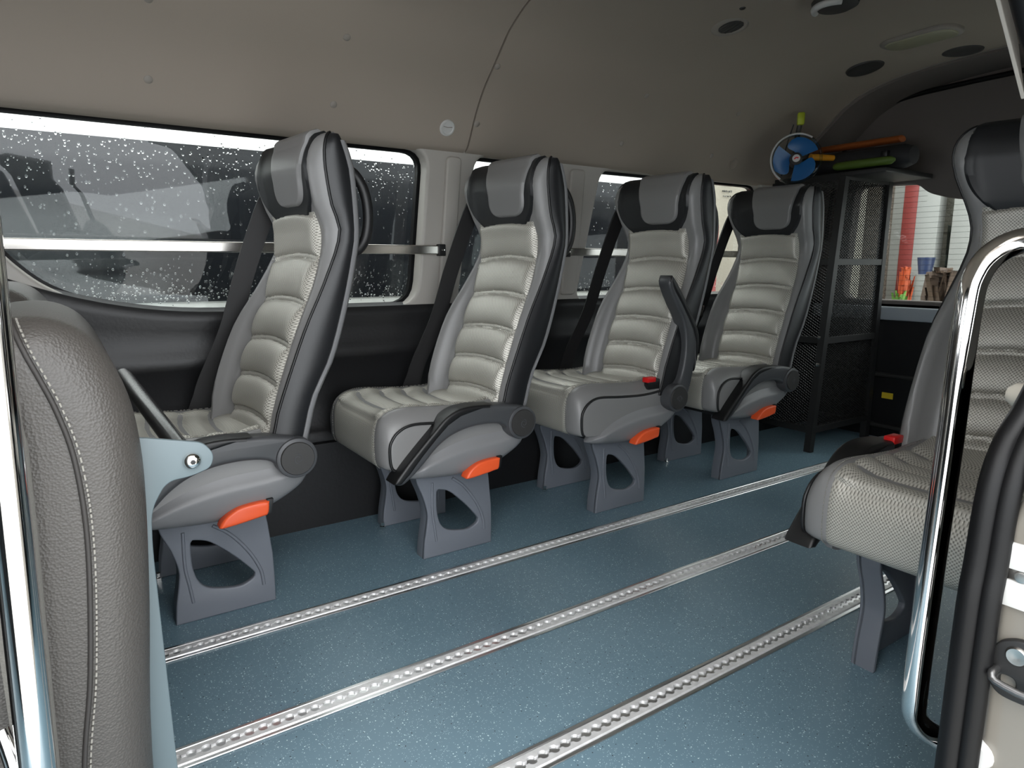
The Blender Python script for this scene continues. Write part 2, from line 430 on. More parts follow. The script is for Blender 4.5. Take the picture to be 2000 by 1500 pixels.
# tailgate with its window
gate = empty('wall_rear', (3.46, 1.21, 0)); gate['kind'] = 'structure'
go = Vector((-3.46, -1.21, 0))
rw = [(1.95, 1.262), (1.65, 1.25), (1.60, 1.205), (1.49, 1.168), (1.21, 1.15), (0.93, 1.168), (0.82, 1.205), (0.77, 1.25), (0.47, 1.262), (0.45, 0.70), (1.97, 0.70)]
rw = roundpoly(rw, 0.05)
outl = [(2.16, 0.66), (2.16, 1.30), (2.12, 1.46), (2.03, 1.60), (1.84, 1.70), (1.21, 1.74), (0.58, 1.70), (0.39, 1.60), (0.30, 1.46), (0.26, 1.30), (0.26, 0.66)]
def gp(o): o.parent = gate; o.location = go; return o
gp(ext2d('upper_panel', cr(outl, 1, True), 3.42, 3.49, HEADR, holes=(rw,), bevel=0.01, plane='yz'))
gp(ext2d('lower_panel', [(2.26, -0.05), (2.26, 0.69), (0.23, 0.69), (0.23, -0.05)], 3.42, 3.49, TRIMBLK, bevel=0.01, plane='yz'))
gp(box('sill', 3.395, 3.49, 0.30, 2.12, 0.60, 0.668, mat('silver_sill', (0.42, 0.46, 0.50), 0.35), bev=0.012))
gp(box('lower_ridge', 3.40, 3.43, 0.4, 2.0, 0.315, 0.335, DKGREY, bev=0.006))
gp(box('step_edge', 3.39, 3.43, 0.4, 2.1, 0.055, 0.075, DKGREY, bev=0.006))
gp(ext2d('glass', grow(rw, -0.001), 3.47, 3.474, GLASS, bevel=0.0003, res=1, plane='yz'))
bm = bmesh.new()
for k in range(22):
    z = 0.72+k*0.025; add_box(bm, 3.4685, 3.4692, 0.47, 1.95 if z < 1.15 else 0.471, z, z+0.0011)
    if z >= 1.15: add_box(bm, 3.4685, 3.4692, 1.62, 1.95, z, z+0.0011)
gp(finish('heater_lines', bm, DKGREY))
arch = [(1.21, 1.666), (1.50, 1.662), (1.69, 1.655), (1.80, 1.638), (1.90, 1.60), (1.965, 1.55), (2.01, 1.47), (2.035, 1.38), (2.06, 1.25), (2.08, 1.0)]
arch = [(0.34, 1.0)]+[(2.42-y, z) for y, z in arch[:0:-1]]+arch
gp(tube('weather_strip', [(3.405, y, z) for y, z in arch], 0.011, RUBBER, n=10, sm=4))
gp(box('sticker', 3.4155, 3.4175, 1.66, 1.715, 0.205, 0.235, mat('yellow_sticker', (0.75, 0.55, 0.03), 0.5), bev=0.0))

# near side: wall behind the door, with the door opening at the left of it
edge = cr([(0.798, -0.05), (0.798, 0.45), (0.805, 0.55), (0.815, 0.635), (0.84, 0.68), (0.885, 0.715), (0.93, 0.765), (0.95, 0.83), (0.935, 0.91), (0.89, 0.985), (0.845, 1.030), (0.800, 1.066), (0.762, 1.098), (0.706, 1.145), (0.61, 1.215), (0.35, 1.31), (0.1, 1.32)], 4)
nw = [(x+0.022, z-0.004) for x, z in edge[:-4]]+[(0.30, 1.36), (3.46, 1.36), (3.46, -0.05)]
NW = [rrect(2.30, 3.24, 0.75, 1.25, 0.06)]  # unseen window, added to bring daylight into the rear
structure(ext2d('wall_near', nw, 0.225, 0.262, PILLAR, holes=NW, bevel=0.004))
for i, L in enumerate(NW):
    wn = empty('window_%d' % (i+4), (L[0][0], 0.24, 0.75)); wn['kind'] = 'structure'
    g = ext2d('glass', grow(L, 0.004), 0.236, 0.240, PRIVACY, bevel=0.0003, res=1); g.parent = wn; g.location = (-L[0][0], -0.24, -0.75)
# pale post trim just inside the seal, rubber seals, painted door jamb
structure(ext2d('trim_3', [(0.838, 1.038), (0.797, 1.076), (0.752, 1.117), (0.672, 1.185), (0.51, 1.265), (0.52, 1.278), (0.69, 1.197), (0.772, 1.122), (0.808, 1.083)], 0.307, 0.311, PILLAR, bevel=0.0008))
bm = bmesh.new()
add_sweep(bm, [(x-0.006, 0.2825, z) for x, z in edge], circ(0.0125, 12), (0, 1, 0))
add_sweep(bm, [(x-0.001, 0.2665, z) for x, z in edge], circ(0.0115, 12), (0, 1, 0))
seal = finish('door_seal', bm, RUBBER, None, 50)
tag(seal, 'double-ridged black rubber seal round the rear edge of the side door opening', 'door seal')
jp = empty('trim_4', (0.83, 0.1, 0)); jp['kind'] = 'structure'
jl = [(-0.10, -0.40), (0.264, -0.40), (0.264, 0.60), (0.235, 0.70), (0.20, 0.76), (-0.10, 0.76)]
ja = ext2d('door_jamb', jl, 0.812, 0.90, JAMBP, bevel=0.010, res=3, plane='yz'); ja.parent = jp; ja.location = (-0.83, -0.1, 0)
js = loft('rear_quarter_skin', [[(0.86, 0.262, z), (0.88, -0.02, z), (0.92, -0.045, z), (3.46, -0.05, z), (3.46, 0.262, z)] for z in (-0.4, 0.3, 0.72)], WHITEP); js.parent = jp; js.location = (-0.83, -0.1, 0)

# unseen cab ahead of the passenger space, added to cut front light: side walls with door windows, dash wall under the windscreen, pillar between
cabw = roundpoly([(-0.95, 1.24), (-0.95, 0.70), (-2.15, 0.70), (-1.75, 1.24)], 0.08)
structure(ext2d('wall_cab_far', [(-2.4, -0.45), (-0.5, -0.45), (-0.5, 1.42), (-2.4, 1.42)], 2.19, 2.25, TRIMBLK, holes=(cabw,), bevel=0.01))
structure(ext2d('wall_cab_near', [(-2.4, -0.45), (-0.62, -0.45), (-0.62, 1.42), (-2.4, 1.42)], 0.17, 0.23, TRIMBLK, holes=(cabw,), bevel=0.01))
structure(ext2d('wall_front', [(0.17, -0.45), (2.25, -0.45), (2.25, 1.72), (0.17, 1.72)], -2.44, -2.38, TRIMBLK, holes=(roundpoly([(0.35, 0.62), (2.07, 0.62), (1.97, 1.28), (0.45, 1.28)], 0.1),), bevel=0.01, plane='yz'))  # windscreen opening kept low to dim the front of the ceiling
# raised ribs of the pale window pillars
for nm, xa, xb in (('pillar_rib', 1.155, 1.215), ('pillar_rib', 1.715, 1.79)):
    structure(ext2d('trim_5', roundpoly([(xa+0.02, 1.25), (xb+0.02, 1.25), (xb-0.025, 0.75), (xa-0.025, 0.75)], 0.02), 2.160, 2.180, PILLAR, bevel=0.008, res=3))

# ------------------------------------------------------------------ passenger seat (local: x rearward, y away from the aisle, z up)
SW = 0.36
ZP = [.36, .40, .45, .5, .613, .717, .831, .953, 1.023, 1.10, 1.145, 1.170, 1.187, 1.196, 1.200]
XP = [.268, .278, .294, .306, .348, .390, .444, .488, .470, .459, .4575, .461, .468, .478, .492]
ZR = [.36, .442, .536, .633, .776, .90, .953, 1.10, 1.145, 1.170, 1.187, 1.196, 1.200]
XR = [.35, .370, .397, .446, .491, .520, .528, .522, .512, .504, .500, .498, .496]
GT = [0, .015, .038, .065, .095, .125, .16, .35, .5, .65, .84, .875, .905, .935, .962, .985, 1]
def gcen(z): return interp(z, [.40, .5, .6, .78, .89, .97, 1.03, 1.2], [-.006, .0, .006, .007, .014, .024, .023, .018])
def gval(t, z):
    c0 = gcen(z); c1 = interp(z, [.4, .5, .6, .8, .88, .97, 1.2], [.001, .004, .009, .012, .019, .031, .036])
    c2 = interp(z, [.4, .55, .7, .8, .9, 1.0, 1.1, 1.2], [.036, .052, .052, .038, .028, .032, .035, .036])
    def side(k): e = 0.5*(k+c0); return [0, .45*k, .80*k, k, .93*k, e*0.9+.1*c0, c0+.002, c0]
    return interp(t, GT, side(c1)+[c0-.001]+side(c2)[::-1])
def pipe(z): return interp(z, ZP, XP)
def rear(z): return interp(z, ZR, XR)
def yspan(z):
    def ins(z0, R): return 0 if z < z0 else R*(1-math.sqrt(max(0, 1-((z-z0)/(1.2005-z0))**2)))
    return ins(1.165, 0.022), interp(z, [.4, .7, .8, .9, 1.0, 1.09, 1.15, 1.2], [.362, .362, .350, .336, .345, .375, .384, .384])-ins(1.12, 0.05)
def front(y, z):
    y0, y1 = yspan(z); t = min(1, max(0, (y-y0)/(y1-y0)))
    k = 1 if z < 1.12 else max(0, (1.2-z)/0.08)**0.5
    return pipe(z)-gval(t, z)*k
ZS = [.40, .43, .46, .5, .54, .58, .62, .66, .70, .74, .78, .82, .86, .9, .93, .96, .99, 1.02, 1.05, 1.08, 1.11, 1.13, 1.15, 1.165, 1.178, 1.187, 1.193, 1.197, 1.1995]
SEAMS = [.478, .573, .671, .777, .891]
EDGES = [.385, .478, .573, .671, .777, .891, 1.005]
def quilt(z):
    d = min(abs(z-s) for s in SEAMS)
    if d < 0.007: return 0.003*(1-(d/0.007)**2)
    for p, q in zip(EDGES, EDGES[1:]):
        if p <= z < q:
            s_ = (z-p-0.007)/(q-p-0.014); return 0.019*max(0, 1-(2*s_-1)**2)**0.45
    return 0
def lip(d, r): return 0 if d >= r else r-math.sqrt(max(0, r*r-(r-d)**2))

def make_seat():
    root = empty('passenger_seat')
    # backrest body in grey leather
    loops = []
    for z in ZS:
        y0, y1 = yspan(z); L = []
        for t in [i/36 for i in range(37)]: 
            tt = 0.5-0.5*math.cos(math.pi*t); y = y0+(y1-y0)*tt; L.append((front(y, z), y, z))
        xr = rear(z); xm = (pipe(z)+xr)/2
        L += [(xm, y1, z), (xr-0.004, y1-0.003, z), (xr, y1-0.012, z), (xr, (y0+y1)/2, z), (xr, y0+0.012, z), (xr-0.004, y0+0.003, z), (xm, y0, z)]
        loops.append(L)
    loft('backrest', loops, LEATHER, root, ang=50)
    # black side panels
    for s in (0, 1):
        bm = bmesh.new(); G = []
        for z in ZS[:-2]:
            y0, y1 = yspan(z); yb = y1 if s else y0; sg = 1 if s else -1; row = []
            for k in range(7):
                t = k/6; x = pipe(z)+0.002+(rear(z)-pipe(z)-0.002)*t
                row.append(bm.verts.new((x, yb+sg*(0.0015+0.010*math.sin(math.pi*min(1, t*0.92+0.04))**0.7), z)))
            G.append(row)
        for A, B in zip(G, G[1:]):
            for k in range(6): bm.faces.new((A[k], A[k+1], B[k+1], B[k]))
        finish('side_panel', bm, SIDEBLK, root, 60)['label'] = 'black leather side of the backrest'
        pth = [(pipe(z)-0.001, (yspan(z)[1]+0.001 if s else yspan(z)[0]-0.001), z) for z in ZS[:-1]]
        tube('piping', pth, 0.0036, BLACKP, root, n=8, upv=(1, 0, 0))
    # plastic back shell
    loops = []
    for z in ZS:
        y0, y1 = yspan(z); xr = rear(z)
        if z > 1.185: continue
        y0 -= 0.009; y1 += 0.009; e = 0.004
        loops.append([(xr-0.006, y0, z), (xr+0.003, y0, z), (xr+0.014, y0+0.012, z), (xr+0.020, (y0+y1)/2, z), (xr+0.014, y1-0.012, z), (xr+0.003, y1, z), (xr-0.006, y1, z), (xr-0.006, (y0+y1)/2, z)])
    loft('back_shell', loops, COVERP, root, ang=50)['label'] = 'grey plastic back shell'
    # woven centre panel with quilted bands
    def pan(z): return interp(z, [.4, .7, .85, .97, 1.1], [.022, .024, .034, .048, .052]), interp(z, [.4, .7, .85, .97, 1.1], [.282, .292, .300, .312, .316])
    def cp(u, v):
        z = 0.405+v*0.60; ya, yb = pan(z); y = ya+u*(yb-ya)
        d = min(u, 1-u)*(yb-ya)
        e = min(1, d/0.018); h = 0.0035+quilt(z+0.012*(2*u-1)**2-0.006)*e**0.6-0.008*(1-min(1, d/0.004))
        return (front(y, z)-h, y, z)
    patch('centre_panel', cp, 36, 220, WEAVE, root)['label'] = 'woven grey fabric panel with quilted bands'
    for si in (0, 1):
        bm = bmesh.new(); n = 60
        for k in range(n):
            z0 = 0.44+k*0.0088; z1 = z0+0.005; sa = pan(z0)[si]+(.0015 if si else -.0015); sb = pan(z1)[si]+(.0015 if si else -.0015)
            add_sweep(bm, [(front(sa, z0)-0.002, sa, z0), (front(sb, z1)-0.002, sb, z1)], circ(0.0009, 5), (0, 1, 0))
        finish('stitching', bm, THREAD, root)
    # dark headrest surround
    def ub(z, half, zc, zb, p):
        if z >= zc: return half
        return half*(max(0, 1-((zc-z)/(zc-zb))**p))**(1/p)
    def hr(half, zc, zb, p, off, rim, ztop, yc=0.188, grow_=0.0):
        def f(u, v):
            z = zb+(ztop-zb)*(0.5-0.5*math.cos(math.pi*(v*0.5)))*1.0 if False else zb+(ztop-zb)*v**1.6
            hw = ub(z, half, zc, zb, p)+grow_*max(0, z-zc)/(ztop-zc)
            y = yc+(2*u-1)*hw
            d = min(u, 1-u)*2*hw; d = min(d, (z-zb)*1.2+0.0005)
            h = off-lip(d, rim)*off/rim*1.4
            y0, y1 = yspan(z); y = min(max(y, y0+0.016), y1-0.010)
            x = front(y, z)-h
            return (x, y, z+(h*0.8 if z > 1.18 else 0))
        return f
    patch('headrest', hr(0.163, 1.10, 0.955, 1.8, 0.006, 0.006, 1.1985, yc=0.186), 30, 46, LEATHER_D, root)['label'] = 'charcoal leather headrest surround'
    patch('headrest_pad', hr(0.086, 1.09, 1.022, 3.2, 0.016, 0.012, 1.1992, yc=0.158, grow_=0.022), 30, 46, LEATHER, root)['label'] = 'grey headrest pad folded over the top'
    # cushion
    prof_ = [(0.345, 0.34), (0.30, 0.305), (0.1, 0.292), (-0.06, 0.290), (-0.094, 0.296), (-0.105, 0.312), (-0.108, 0.345), (-0.106, 0.385), (-0.096, 0.415), (-0.075, 0.434), (-0.045, 0.444), (0.0, 0.446), (0.1, 0.438), (0.2, 0.434), (0.28, 0.440), (0.335, 0.45), (0.355, 0.42)]
    prof_ = cr(prof_, 3, True)
    CW = 0.45
    def cush(y, off=0):
        wl = y > CW/2; d = min(y, CW-y); k = 1-math.sqrt(max(0, 1-(1-min(1, max(0, d)/0.05))**2)) if d < 0.05 else 0
        bol = 0.018*math.exp(-((d-0.05)/0.035)**2); L = []
        for x, z in prof_:
            wz = min(1, max(0, (z-0.31)/0.10)); wx = min(1, max(0, (0.05-x)/0.12))
            L.append((x+k*(0.012 if wl else 0.030)*wx-off*wx, y, z-k*0.040*wz*wz+bol*wz+off*min(1, max(0, (z-.40)/.03))))
        return L
    ys = [0, .002, .006, .012, .02, .03, .04, .05, .062, .08, .11, .15, .225]; ys = ys+[CW-y for y in ys[::-1]]
    loft('cushion', [cush(y) for y in ys], LEATHER, root, ang=50)
    i0 = min(range(len(prof_)), key=lambda i: abs(prof_[i][0]+0.094)+abs(prof_[i][1]-0.296)); i1 = min(range(len(prof_)), key=lambda i: abs(prof_[i][0]-0.335)+abs(prof_[i][1]-0.45))
    seg = prof_[i0:i1+1]
    # arc-length resample
    acc = [0]
    for p, q in zip(seg, seg[1:]): acc.append(acc[-1]+math.dist(p, q))
    def cpn(u, v):
        y = 0.056+u*0.338; s = v*acc[-1]
        j = max(i for i in range(len(acc)) if acc[i] <= s+1e-9); j = min(j, len(seg)-2); t = (s-acc[j])/(acc[j+1]-acc[j])
        A = cush(y)[i0+j]; B = cush(y)[i0+j+1]
        p = [A[i]+(B[i]-A[i])*t for i in range(3)]
        d = min(u, 1-u)*0.338; e = min(1, d/0.02); h = 0.003-0.007*(1-min(1, d/0.004))
        if p[2] > 0.42 and p[0] > -0.09:
            xx = p[0]-0.02*(2*u-1)**2+0.010
            dd = min(abs(xx-s_) for s_ in (-0.035, 0.045, 0.125, 0.205))
            h += (0.015*(1-math.exp(-max(0, dd-0.005)/0.016))-0.004)*e*min(1, (p[2]-0.42)/0.012)
        n = Vector((-(B[2]-A[2]), 0, (B[0]-A[0]))).normalized()
        return (p[0]+n.x*h, y, p[2]+n.z*h)
    patch('cushion_panel', cpn, 30, 110, WEAVE_C, root)['label'] = 'woven grey fabric panel of the seat cushion'
    for yy in (0.0545, 0.3955):
        bm = bmesh.new(); L = cush(yy)[i0:i1+1]; P = cr(L, 2)
        for k in range(0, len(P)-1, 1):
            A = Vector(P[k]); B = Vector(P[k+1]); n_ = max(1, int((B-A).length/0.0085))
            for q in range(n_):
                s0 = A.lerp(B, q/n_); s1 = A.lerp(B, (q+0.6)/n_)
                n = Vector((-(B-A).z, 0, (B-A).x)).normalized()*0.003
                if (s1-s0).length > 1e-4: add_sweep(bm, [s0+n, s1+n], circ(0.0009, 5), (0, 1, 0))
        finish('stitching', bm, THREAD, root)
    L = cush(0.003); tube('piping', [(x, -0.0015, z) for x, _, z in L[i0:i1+1]], 0.0042, BLACKP, root, n=8, upv=(0, 1, 0))
    # under frame and legs
    box('seat_frame', 0.0, 0.30, 0.065, 0.425, 0.255, 0.300, DARKMET, root, bev=0.006)
    fr = cr([(0.016, 0.0), (0.020, 0.05), (0.030, 0.11), (0.031, 0.145), (0.018, 0.195), (0.0, 0.24), (-0.006, 0.274)], 5)
    rr_ = [(0.238, 0.274), (0.246, 0.215), (0.254, 0.13), (0.255, 0.06), (0.254, 0.0)]
    hole = cr([(0.066, 0.207), (0.074, 0.2085), (0.108, 0.195), (0.160, 0.146), (0.200, 0.098), (0.205, 0.086), (0.198, 0.074), (0.167, 0.063), (0.12, 0.070), (0.09, 0.082), (0.072, 0.105), (0.063, 0.145), (0.0625, 0.195)], 4, True)
    for y0 in (0.062, 0.368):
        lg = ext2d('leg', fr+rr_, y0, y0+0.016, LEGP, root, holes=(hole,), bevel=0.004, res=2)
        lip_ = [(x+0.011, z) for x, z in fr]
        ext2d('leg_flange', fr+lip_[::-1], y0+0.004, y0+0.052, LEGP, lg, bevel=0.003)
        ext2d('leg_flange', [(x-0.011, z) for x, z in rr_]+rr_[::-1], y0+0.004, y0+0.052, LEGP, lg, bevel=0.003)
        tube('leg_rib', cr([(0.115, y0, 0.238), (0.155, y0, 0.205), (0.195, y0, 0.150), (0.220, y0, 0.095), (0.226, y0, 0.052)], 5), circ(0.0045, 8), LEGP, lg)
        tube('leg_rib', cr([(0.048, y0, 0.235), (0.046, y0, 0.15), (0.052, y0, 0.10), (0.058, y0, 0.050)], 5), circ(0.004, 8), LEGP, lg)
        if y0 > 0.2: lathe('bolt', [(0.0, 0.022), (0.0065, 0.022), (0.0065, 0.010), (0.011, 0.009), (0.011, 0.0)], CHROME, lg, 'z', (0.010, y0-0.010, 0.0), 6)
    # aisle side cover with recline lever
    xt = [-.040, -.03, -.003, .062, .13, .2, .30, .36, .382]; zt = [.268, .285, .312, .362, .392, .405, .402, .385, .345]
    xb = [-.040, -.02, .008, .06, .135, .2, .258, .32, .363, .382]; zb = [.262, .254, .250, .242, .237, .240, .247, .274, .306, .338]
    W_ = [0, .06, .16, .32, .46, .54, .62, .74, .88, 1]; Y_ = [.004, -.016, -.030, -.040, -.045, -.046, -.038, -.029, -.024, -.020]
    loops = []
    for i in range(33):
        x = -.040+.422*(0.5-0.5*math.cos(math.pi*i/32)); za, zc = interp(x, xb, zb), interp(x, xt, zt); e = min(1, (x+.040)/.05, (.384-x)/.03)**0.5
        L = []
        for k in range(21):
            wv = k/20; L.append((x, 0.004+(interp(wv, W_, Y_)-0.004)*max(e, 0.05), za+(zc-za)*wv))
        L += [(x, 0.012, zc), (x, 0.012, za)]
        loops.append(L)
    loft('side_cover', loops, COVERP, root, ang=60)['label'] = 'grey plastic cover on the aisle side'
    ext2d('recline_lever', cr([(.150, .236), (.149, .246), (.166, .266), (.195, .281), (.235, .286), (.264, .285), (.2665, .278), (.262, .252), (.245, .247), (.19, .239)], 4, True), -0.054, -0.015, ORANGE, root, bevel=0.007, res=3)['label'] = 'orange recline lever'
    ext2d('lever_recess', [(.262, .25), (.272, .252), (.278, .288), (.262, .288)], -0.047, -0.01, BLACKP, root, bevel=0.001)
    # armrest pivots about its hub
    HX, HZ = .337, .390
    top = cr([(.337, .444), (.28, .454), (.235, .457), (.175, .461), (.121, .457), (.075, .437), (.035, .401), (-.01, .358), (-.05, .318), (-.084, .280)], 4)
    bot = cr([(-.090, .268), (-.078, .261), (-.060, .262), (-.03, .283), (.005, .314), (.045, .352), (.09, .380), (.15, .397), (.22, .400), (.275, .388), (.305, .350)], 4)
    arm = ext2d('armrest', [(x-HX, z-HZ) for x, z in top+bot], -0.066, -0.008, ARMP, None, bevel=0.012, res=3)
    arm.parent = root; arm.location = (HX, 0, HZ)
    inn = [(x+0.010-HX, z-0.022-HZ) for x, z in top[6:]]
    padl = [(x-HX-0.001, z-HZ+0.002) for x, z in top[8:]]+[(-.094-HX, .268-HZ)]+[(-.072-HX, .264-HZ)]+[(x+0.0-HX, z-0.0-HZ) for x, z in [(-.045, .288), (-.005, .333), (.04, .378), (.08, .414), (.122, .436), (.175, .447)]]
    ext2d('arm_pad', padl, -0.070, -0.004, BLACKP, arm, bevel=0.008, res=3)['label'] = 'black soft pad of the armrest'
    lathe('arm_hub', [(0.0, 0.0), (0.052, 0.0), (0.052, -0.066), (0.0505, -0.070), (0.046, -0.072), (0.0, -0.072)], ARMP, arm, 'y', (0, 0, 0), 40)
    cap = lathe('hub_cap', [(0.0, -0.070), (0.0425, -0.070), (0.0425, -0.0745), (0.041, -0.0765), (0.0, -0.0775)], DKGREY, arm, 'y', (0, 0, 0), 40)
    bm = bmesh.new()
    for s in (0, 1):
        add_sweep(bm, [((0.004+0.0085*t)*math.cos(4.4*t+s*math.pi+0.6)*1.0, -0.0772, (0.004+0.0095*t)*math.sin(4.4*t+s*math.pi+0.6)) for t in [i/24 for i in range(25)]], circ(0.0011, 6), (0, 1, 0))
    finish('maker_mark', bm, ARMP, cap)
    # seat belt from the wall-side shoulder to the lower anchor
    bp_ = cr([(0.500, 0.375, 1.135), (0.425, 0.378, 1.07), (0.345, 0.392, 0.87), (0.285, 0.405, 0.68), (0.215, 0.428, 0.52), (0.19, 0.437, 0.43)], 6)
    bm = bmesh.new()
    add_sweep(bm, bp_, lambda t: rect(0.060-0.008*t, 0.003), (0, 1, 0))
    add_sweep(bm, [(x+0.030*i/len(bp_)-0.01, y+0.004, z) for i, (x, y, z) in enumerate(bp_[4:])], rect(0.046, 0.003), (0, 1, 0))
    add_sweep(bm, [(x-0.05*(i/len(bp_))**1.5+0.004, y+0.002, z-0.01) for i, (x, y, z) in enumerate(bp_[6:])], rect(0.020, 0.003), (0, 1, 0))
    finish('seat_belt', bm, BELT, root, 50)['label'] = 'black webbing seat belt'
    # grab handle on the back
    tube('grab_handle', [(0.515, 0.03, 1.112), (0.545, 0.03, 1.106), (0.572, 0.03, 1.065), (0.582, 0.03, 1.005), (0.574, 0.03, 0.945), (0.550, 0.03, 0.910), (0.520, 0.03, 0.900)], circ(0.011, 10, 1.25), BLACKP, root, sm=5, upv=(0, 1, 0))
    # overall proportions of the seat above its legs; the backrest stands slightly turned towards the aisle
    TURN = ('backrest', 'side_panel', 'back_shell', 'centre_panel', 'headrest', 'headrest_pad', 'grab_handle')
    turned = [o for o in root.children if o.name.split('.')[0] in TURN]+[o for o in root.children if o.name.split('.')[0] in ('piping', 'stitching') and max(v.co.z for v in o.data.vertices) > 0.6]
    for o in root.children:
        nm = o.name.split('.')[0]
        if nm == 'leg': continue
        ysh = 0.030 if nm in ('side_cover', 'recline_lever', 'lever_recess') else 0
        if nm == 'armrest':
            o.location = (.97*HX-.0242, 0.030, .97*HZ+.0261)
            for q in [o]+list(o.children_recursive):
                for v in q.data.vertices: v.co.x *= .97; v.co.z *= .97
            continue
        for v in o.data.vertices:
            if o in turned: v.co.x -= 0.135*v.co.y
            v.co.y += ysh; v.co.x = .97*v.co.x-.0242; v.co.z = .97*v.co.z+.0261
    return root

def copy_tree(o, parent=None):
    n = o.copy(); COL.objects.link(n)
    if parent: n.parent = parent
    for ch in list(o.children): copy_tree(ch, n)
    return n

seat_group = 'single grey seats along the window wall'
spots = [(0.137, 'grey seat nearest the front, beside the pale plate with a bolt'),
         (0.808, 'second grey seat from the front, armrest folded down over its cushion side'),
         (1.483, 'grey seat whose armrest is raised, with a red belt buckle'),
         (2.158, 'grey seat farthest back on the window wall, beside the black mesh cage')]
proto = make_seat(); seats = []
for i, (x, lab) in enumerate(spots):
    s = proto if i == 0 else copy_tree(proto)
    s.location = (x, 1.64, 0); tag(s, lab, 'seat', seat_group); seats.append(s)
s5 = copy_tree(proto); s5.location = (1.362, 0.765, 0); s5.scale = (1, -1, 1); seats.append(s5)
tag(s5, 'grey seat on the near side of the aisle, behind the chrome grab rail', 'seat', 'single grey seats beside the side door')
for q in s5.children:
    nm = q.name.split('.')[0]
    if nm in ('backrest', 'side_panel', 'back_shell', 'centre_panel', 'headrest', 'headrest_pad', 'grab_handle') or (nm in ('piping', 'stitching') and max(v.co.z for v in q.data.vertices) > 0.6):
        q.scale = (1, -1, 1); q.location = (0.048, 0.365, 0)
def child(s, name): return [q for q in s.children if q.name.split('.')[0] == name]
child(seats[2], 'armrest')[0].rotation_euler = (0, math.radians(99), 0)
for s in (seats[2], seats[4]):
    bk = box('belt_buckle', 0.194, 0.252, 0.002, 0.025, 0.438, 0.474, BLACKP, s, bev=0.004)
    box('release_button', 0.187, 0.230, 0.0005, 0.0265, 0.464, 0.482, REDP, bk, bev=0.003)['label'] = 'red release button'
bm = bmesh.new(); add_box(bm, 0.225, 0.260, 0.398, 0.402, 0.668, 0.690, 0.001); add_box(bm, 0.230, 0.255, 0.398, 0.402, 0.64, 0.668, 0.001)
finish('belt_tongue', bm, STEEL, seats[3])['label'] = 'steel belt tongue'

# ------------------------------------------------------------------ floor tracks
def track(y, x0, x1, lab):
    r = empty('floor_track', (0, y, 0)); tag(r, lab, 'floor track', 'aluminium floor tracks')
    bm = bmesh.new(); add_box(bm, x0, x1, -0.027, 0.027, 0.0002, 0.0012); finish('track_channel', bm, ALU_B, r)
    n = int((x1-x0)/0.025)
    for s in (1, -1):
        inner = []
        for k in range(n):
            cx = x0+(k+0.5)*0.025
            inner += [(cx-0.0105, 0.0035), (cx-0.0085, 0.0040)]+[(cx-0.0085*math.cos(math.pi*q/6), 0.004+0.0085*math.sin(math.pi*q/6)*0.75) for q in range(1, 6)]+[(cx+0.0085, 0.0040), (cx+0.0105, 0.0035)]
        L = [(x0, 0.0035)]+inner+[(x1, 0.0035), (x1, 0.0185), (x0, 0.0185)]
        bm = bmesh.new()
        rows = []
        N = len(inner)
        lo = [bm.verts.new((x, s*yy, 0.0045)) for x, yy in inner]; ou = [bm.verts.new((x, s*0.0185, 0.0045)) for x, yy in inner]
        lb = [bm.verts.new((x, s*yy, 0.0010)) for x, yy in inner]; ob = [bm.verts.new((x, s*0.0205, 0.0010)) for x, yy in inner]
        for i in range(N-1):
            bm.faces.new((lo[i], lo[i+1], ou[i+1], ou[i])); bm.faces.new((lb[i], lb[i+1], lo[i+1], lo[i])); bm.faces.new((ou[i], ou[i+1], ob[i+1], ob[i]))
        finish('track_lip', bm, ALU, r, 30)
        bm = bmesh.new(); add_box(bm, x0, x1, *sorted((s*0.0225, s*0.031)), 0.0, 0.0032, 0.001, 1); finish('edge_strip', bm, ALU_B, r)
track(1.575, -0.6, 3.3, 'perforated aluminium floor track nearest the row of seats')
track(1.205, -0.6, 3.3, 'perforated aluminium floor track along the middle of the blue floor')
track(0.850, -0.6, 3.3, 'perforated aluminium floor track nearest the side door')

# ------------------------------------------------------------------ window guard bars
def guard(x0, x1, lab, ends):
    r = empty('window_guard_bar', (x0, 2.13, 0.9)); tag(r, lab, 'guard bar', 'steel guard bars across the windows')
    o = (-x0, -2.13, -0.9)
    q = ext2d('bar', rrect(x0, x1, 0.908, 0.939, 0.003, 2), 2.155, 2.168, STEEL, bevel=0.003); q.parent = r; q.location = o
    for xe in ends:
        q = box('bracket', xe-0.014, xe+0.014, 2.150, 2.1735, 0.903, 0.944, BLACKP, bev=0.003); q.parent = r; q.location = o
        q = lathe('bolt', [(0.0, -0.005), (0.005, -0.004), (0.0065, 0.0), (0.0065, 0.004)], CHROME, None, 'y', (xe+0.002, 2.149, 0.9235), 12); q.parent = r; q.location = o
guard(-0.60, 1.140, 'brushed steel bar across the long front window', (1.143,))
guard(1.70, 3.0, 'steel bar across the rear window behind the two farthest seats', (1.715, 2.99))

# ------------------------------------------------------------------ headliner fittings
hlx = hl
def hl_at(z):
    for p, q in zip(half, half[1:]):
        if p[1] <= z <= q[1]:
            t = (z-p[1])/(q[1]-p[1]+1e-9); y = p[0]+(q[0]-p[0])*t
            tn = Vector((0, q[0]-p[0], q[1]-p[1])).normalized(); return y, Vector((0, -tn.z, tn.y))
    return half[-1][0], Vector((0, 0, -1))
def disc(name, x, y, z, n, prof_, m, parent=None, seg=20):
    o = lathe(name, prof_, m, parent, 'z', (0, 0, 0), seg)
    o.rotation_mode = 'QUATERNION'; o.rotation_quaternion = n.to_track_quat('Z', 'Y'); o.location = (x, y, z)
    return o

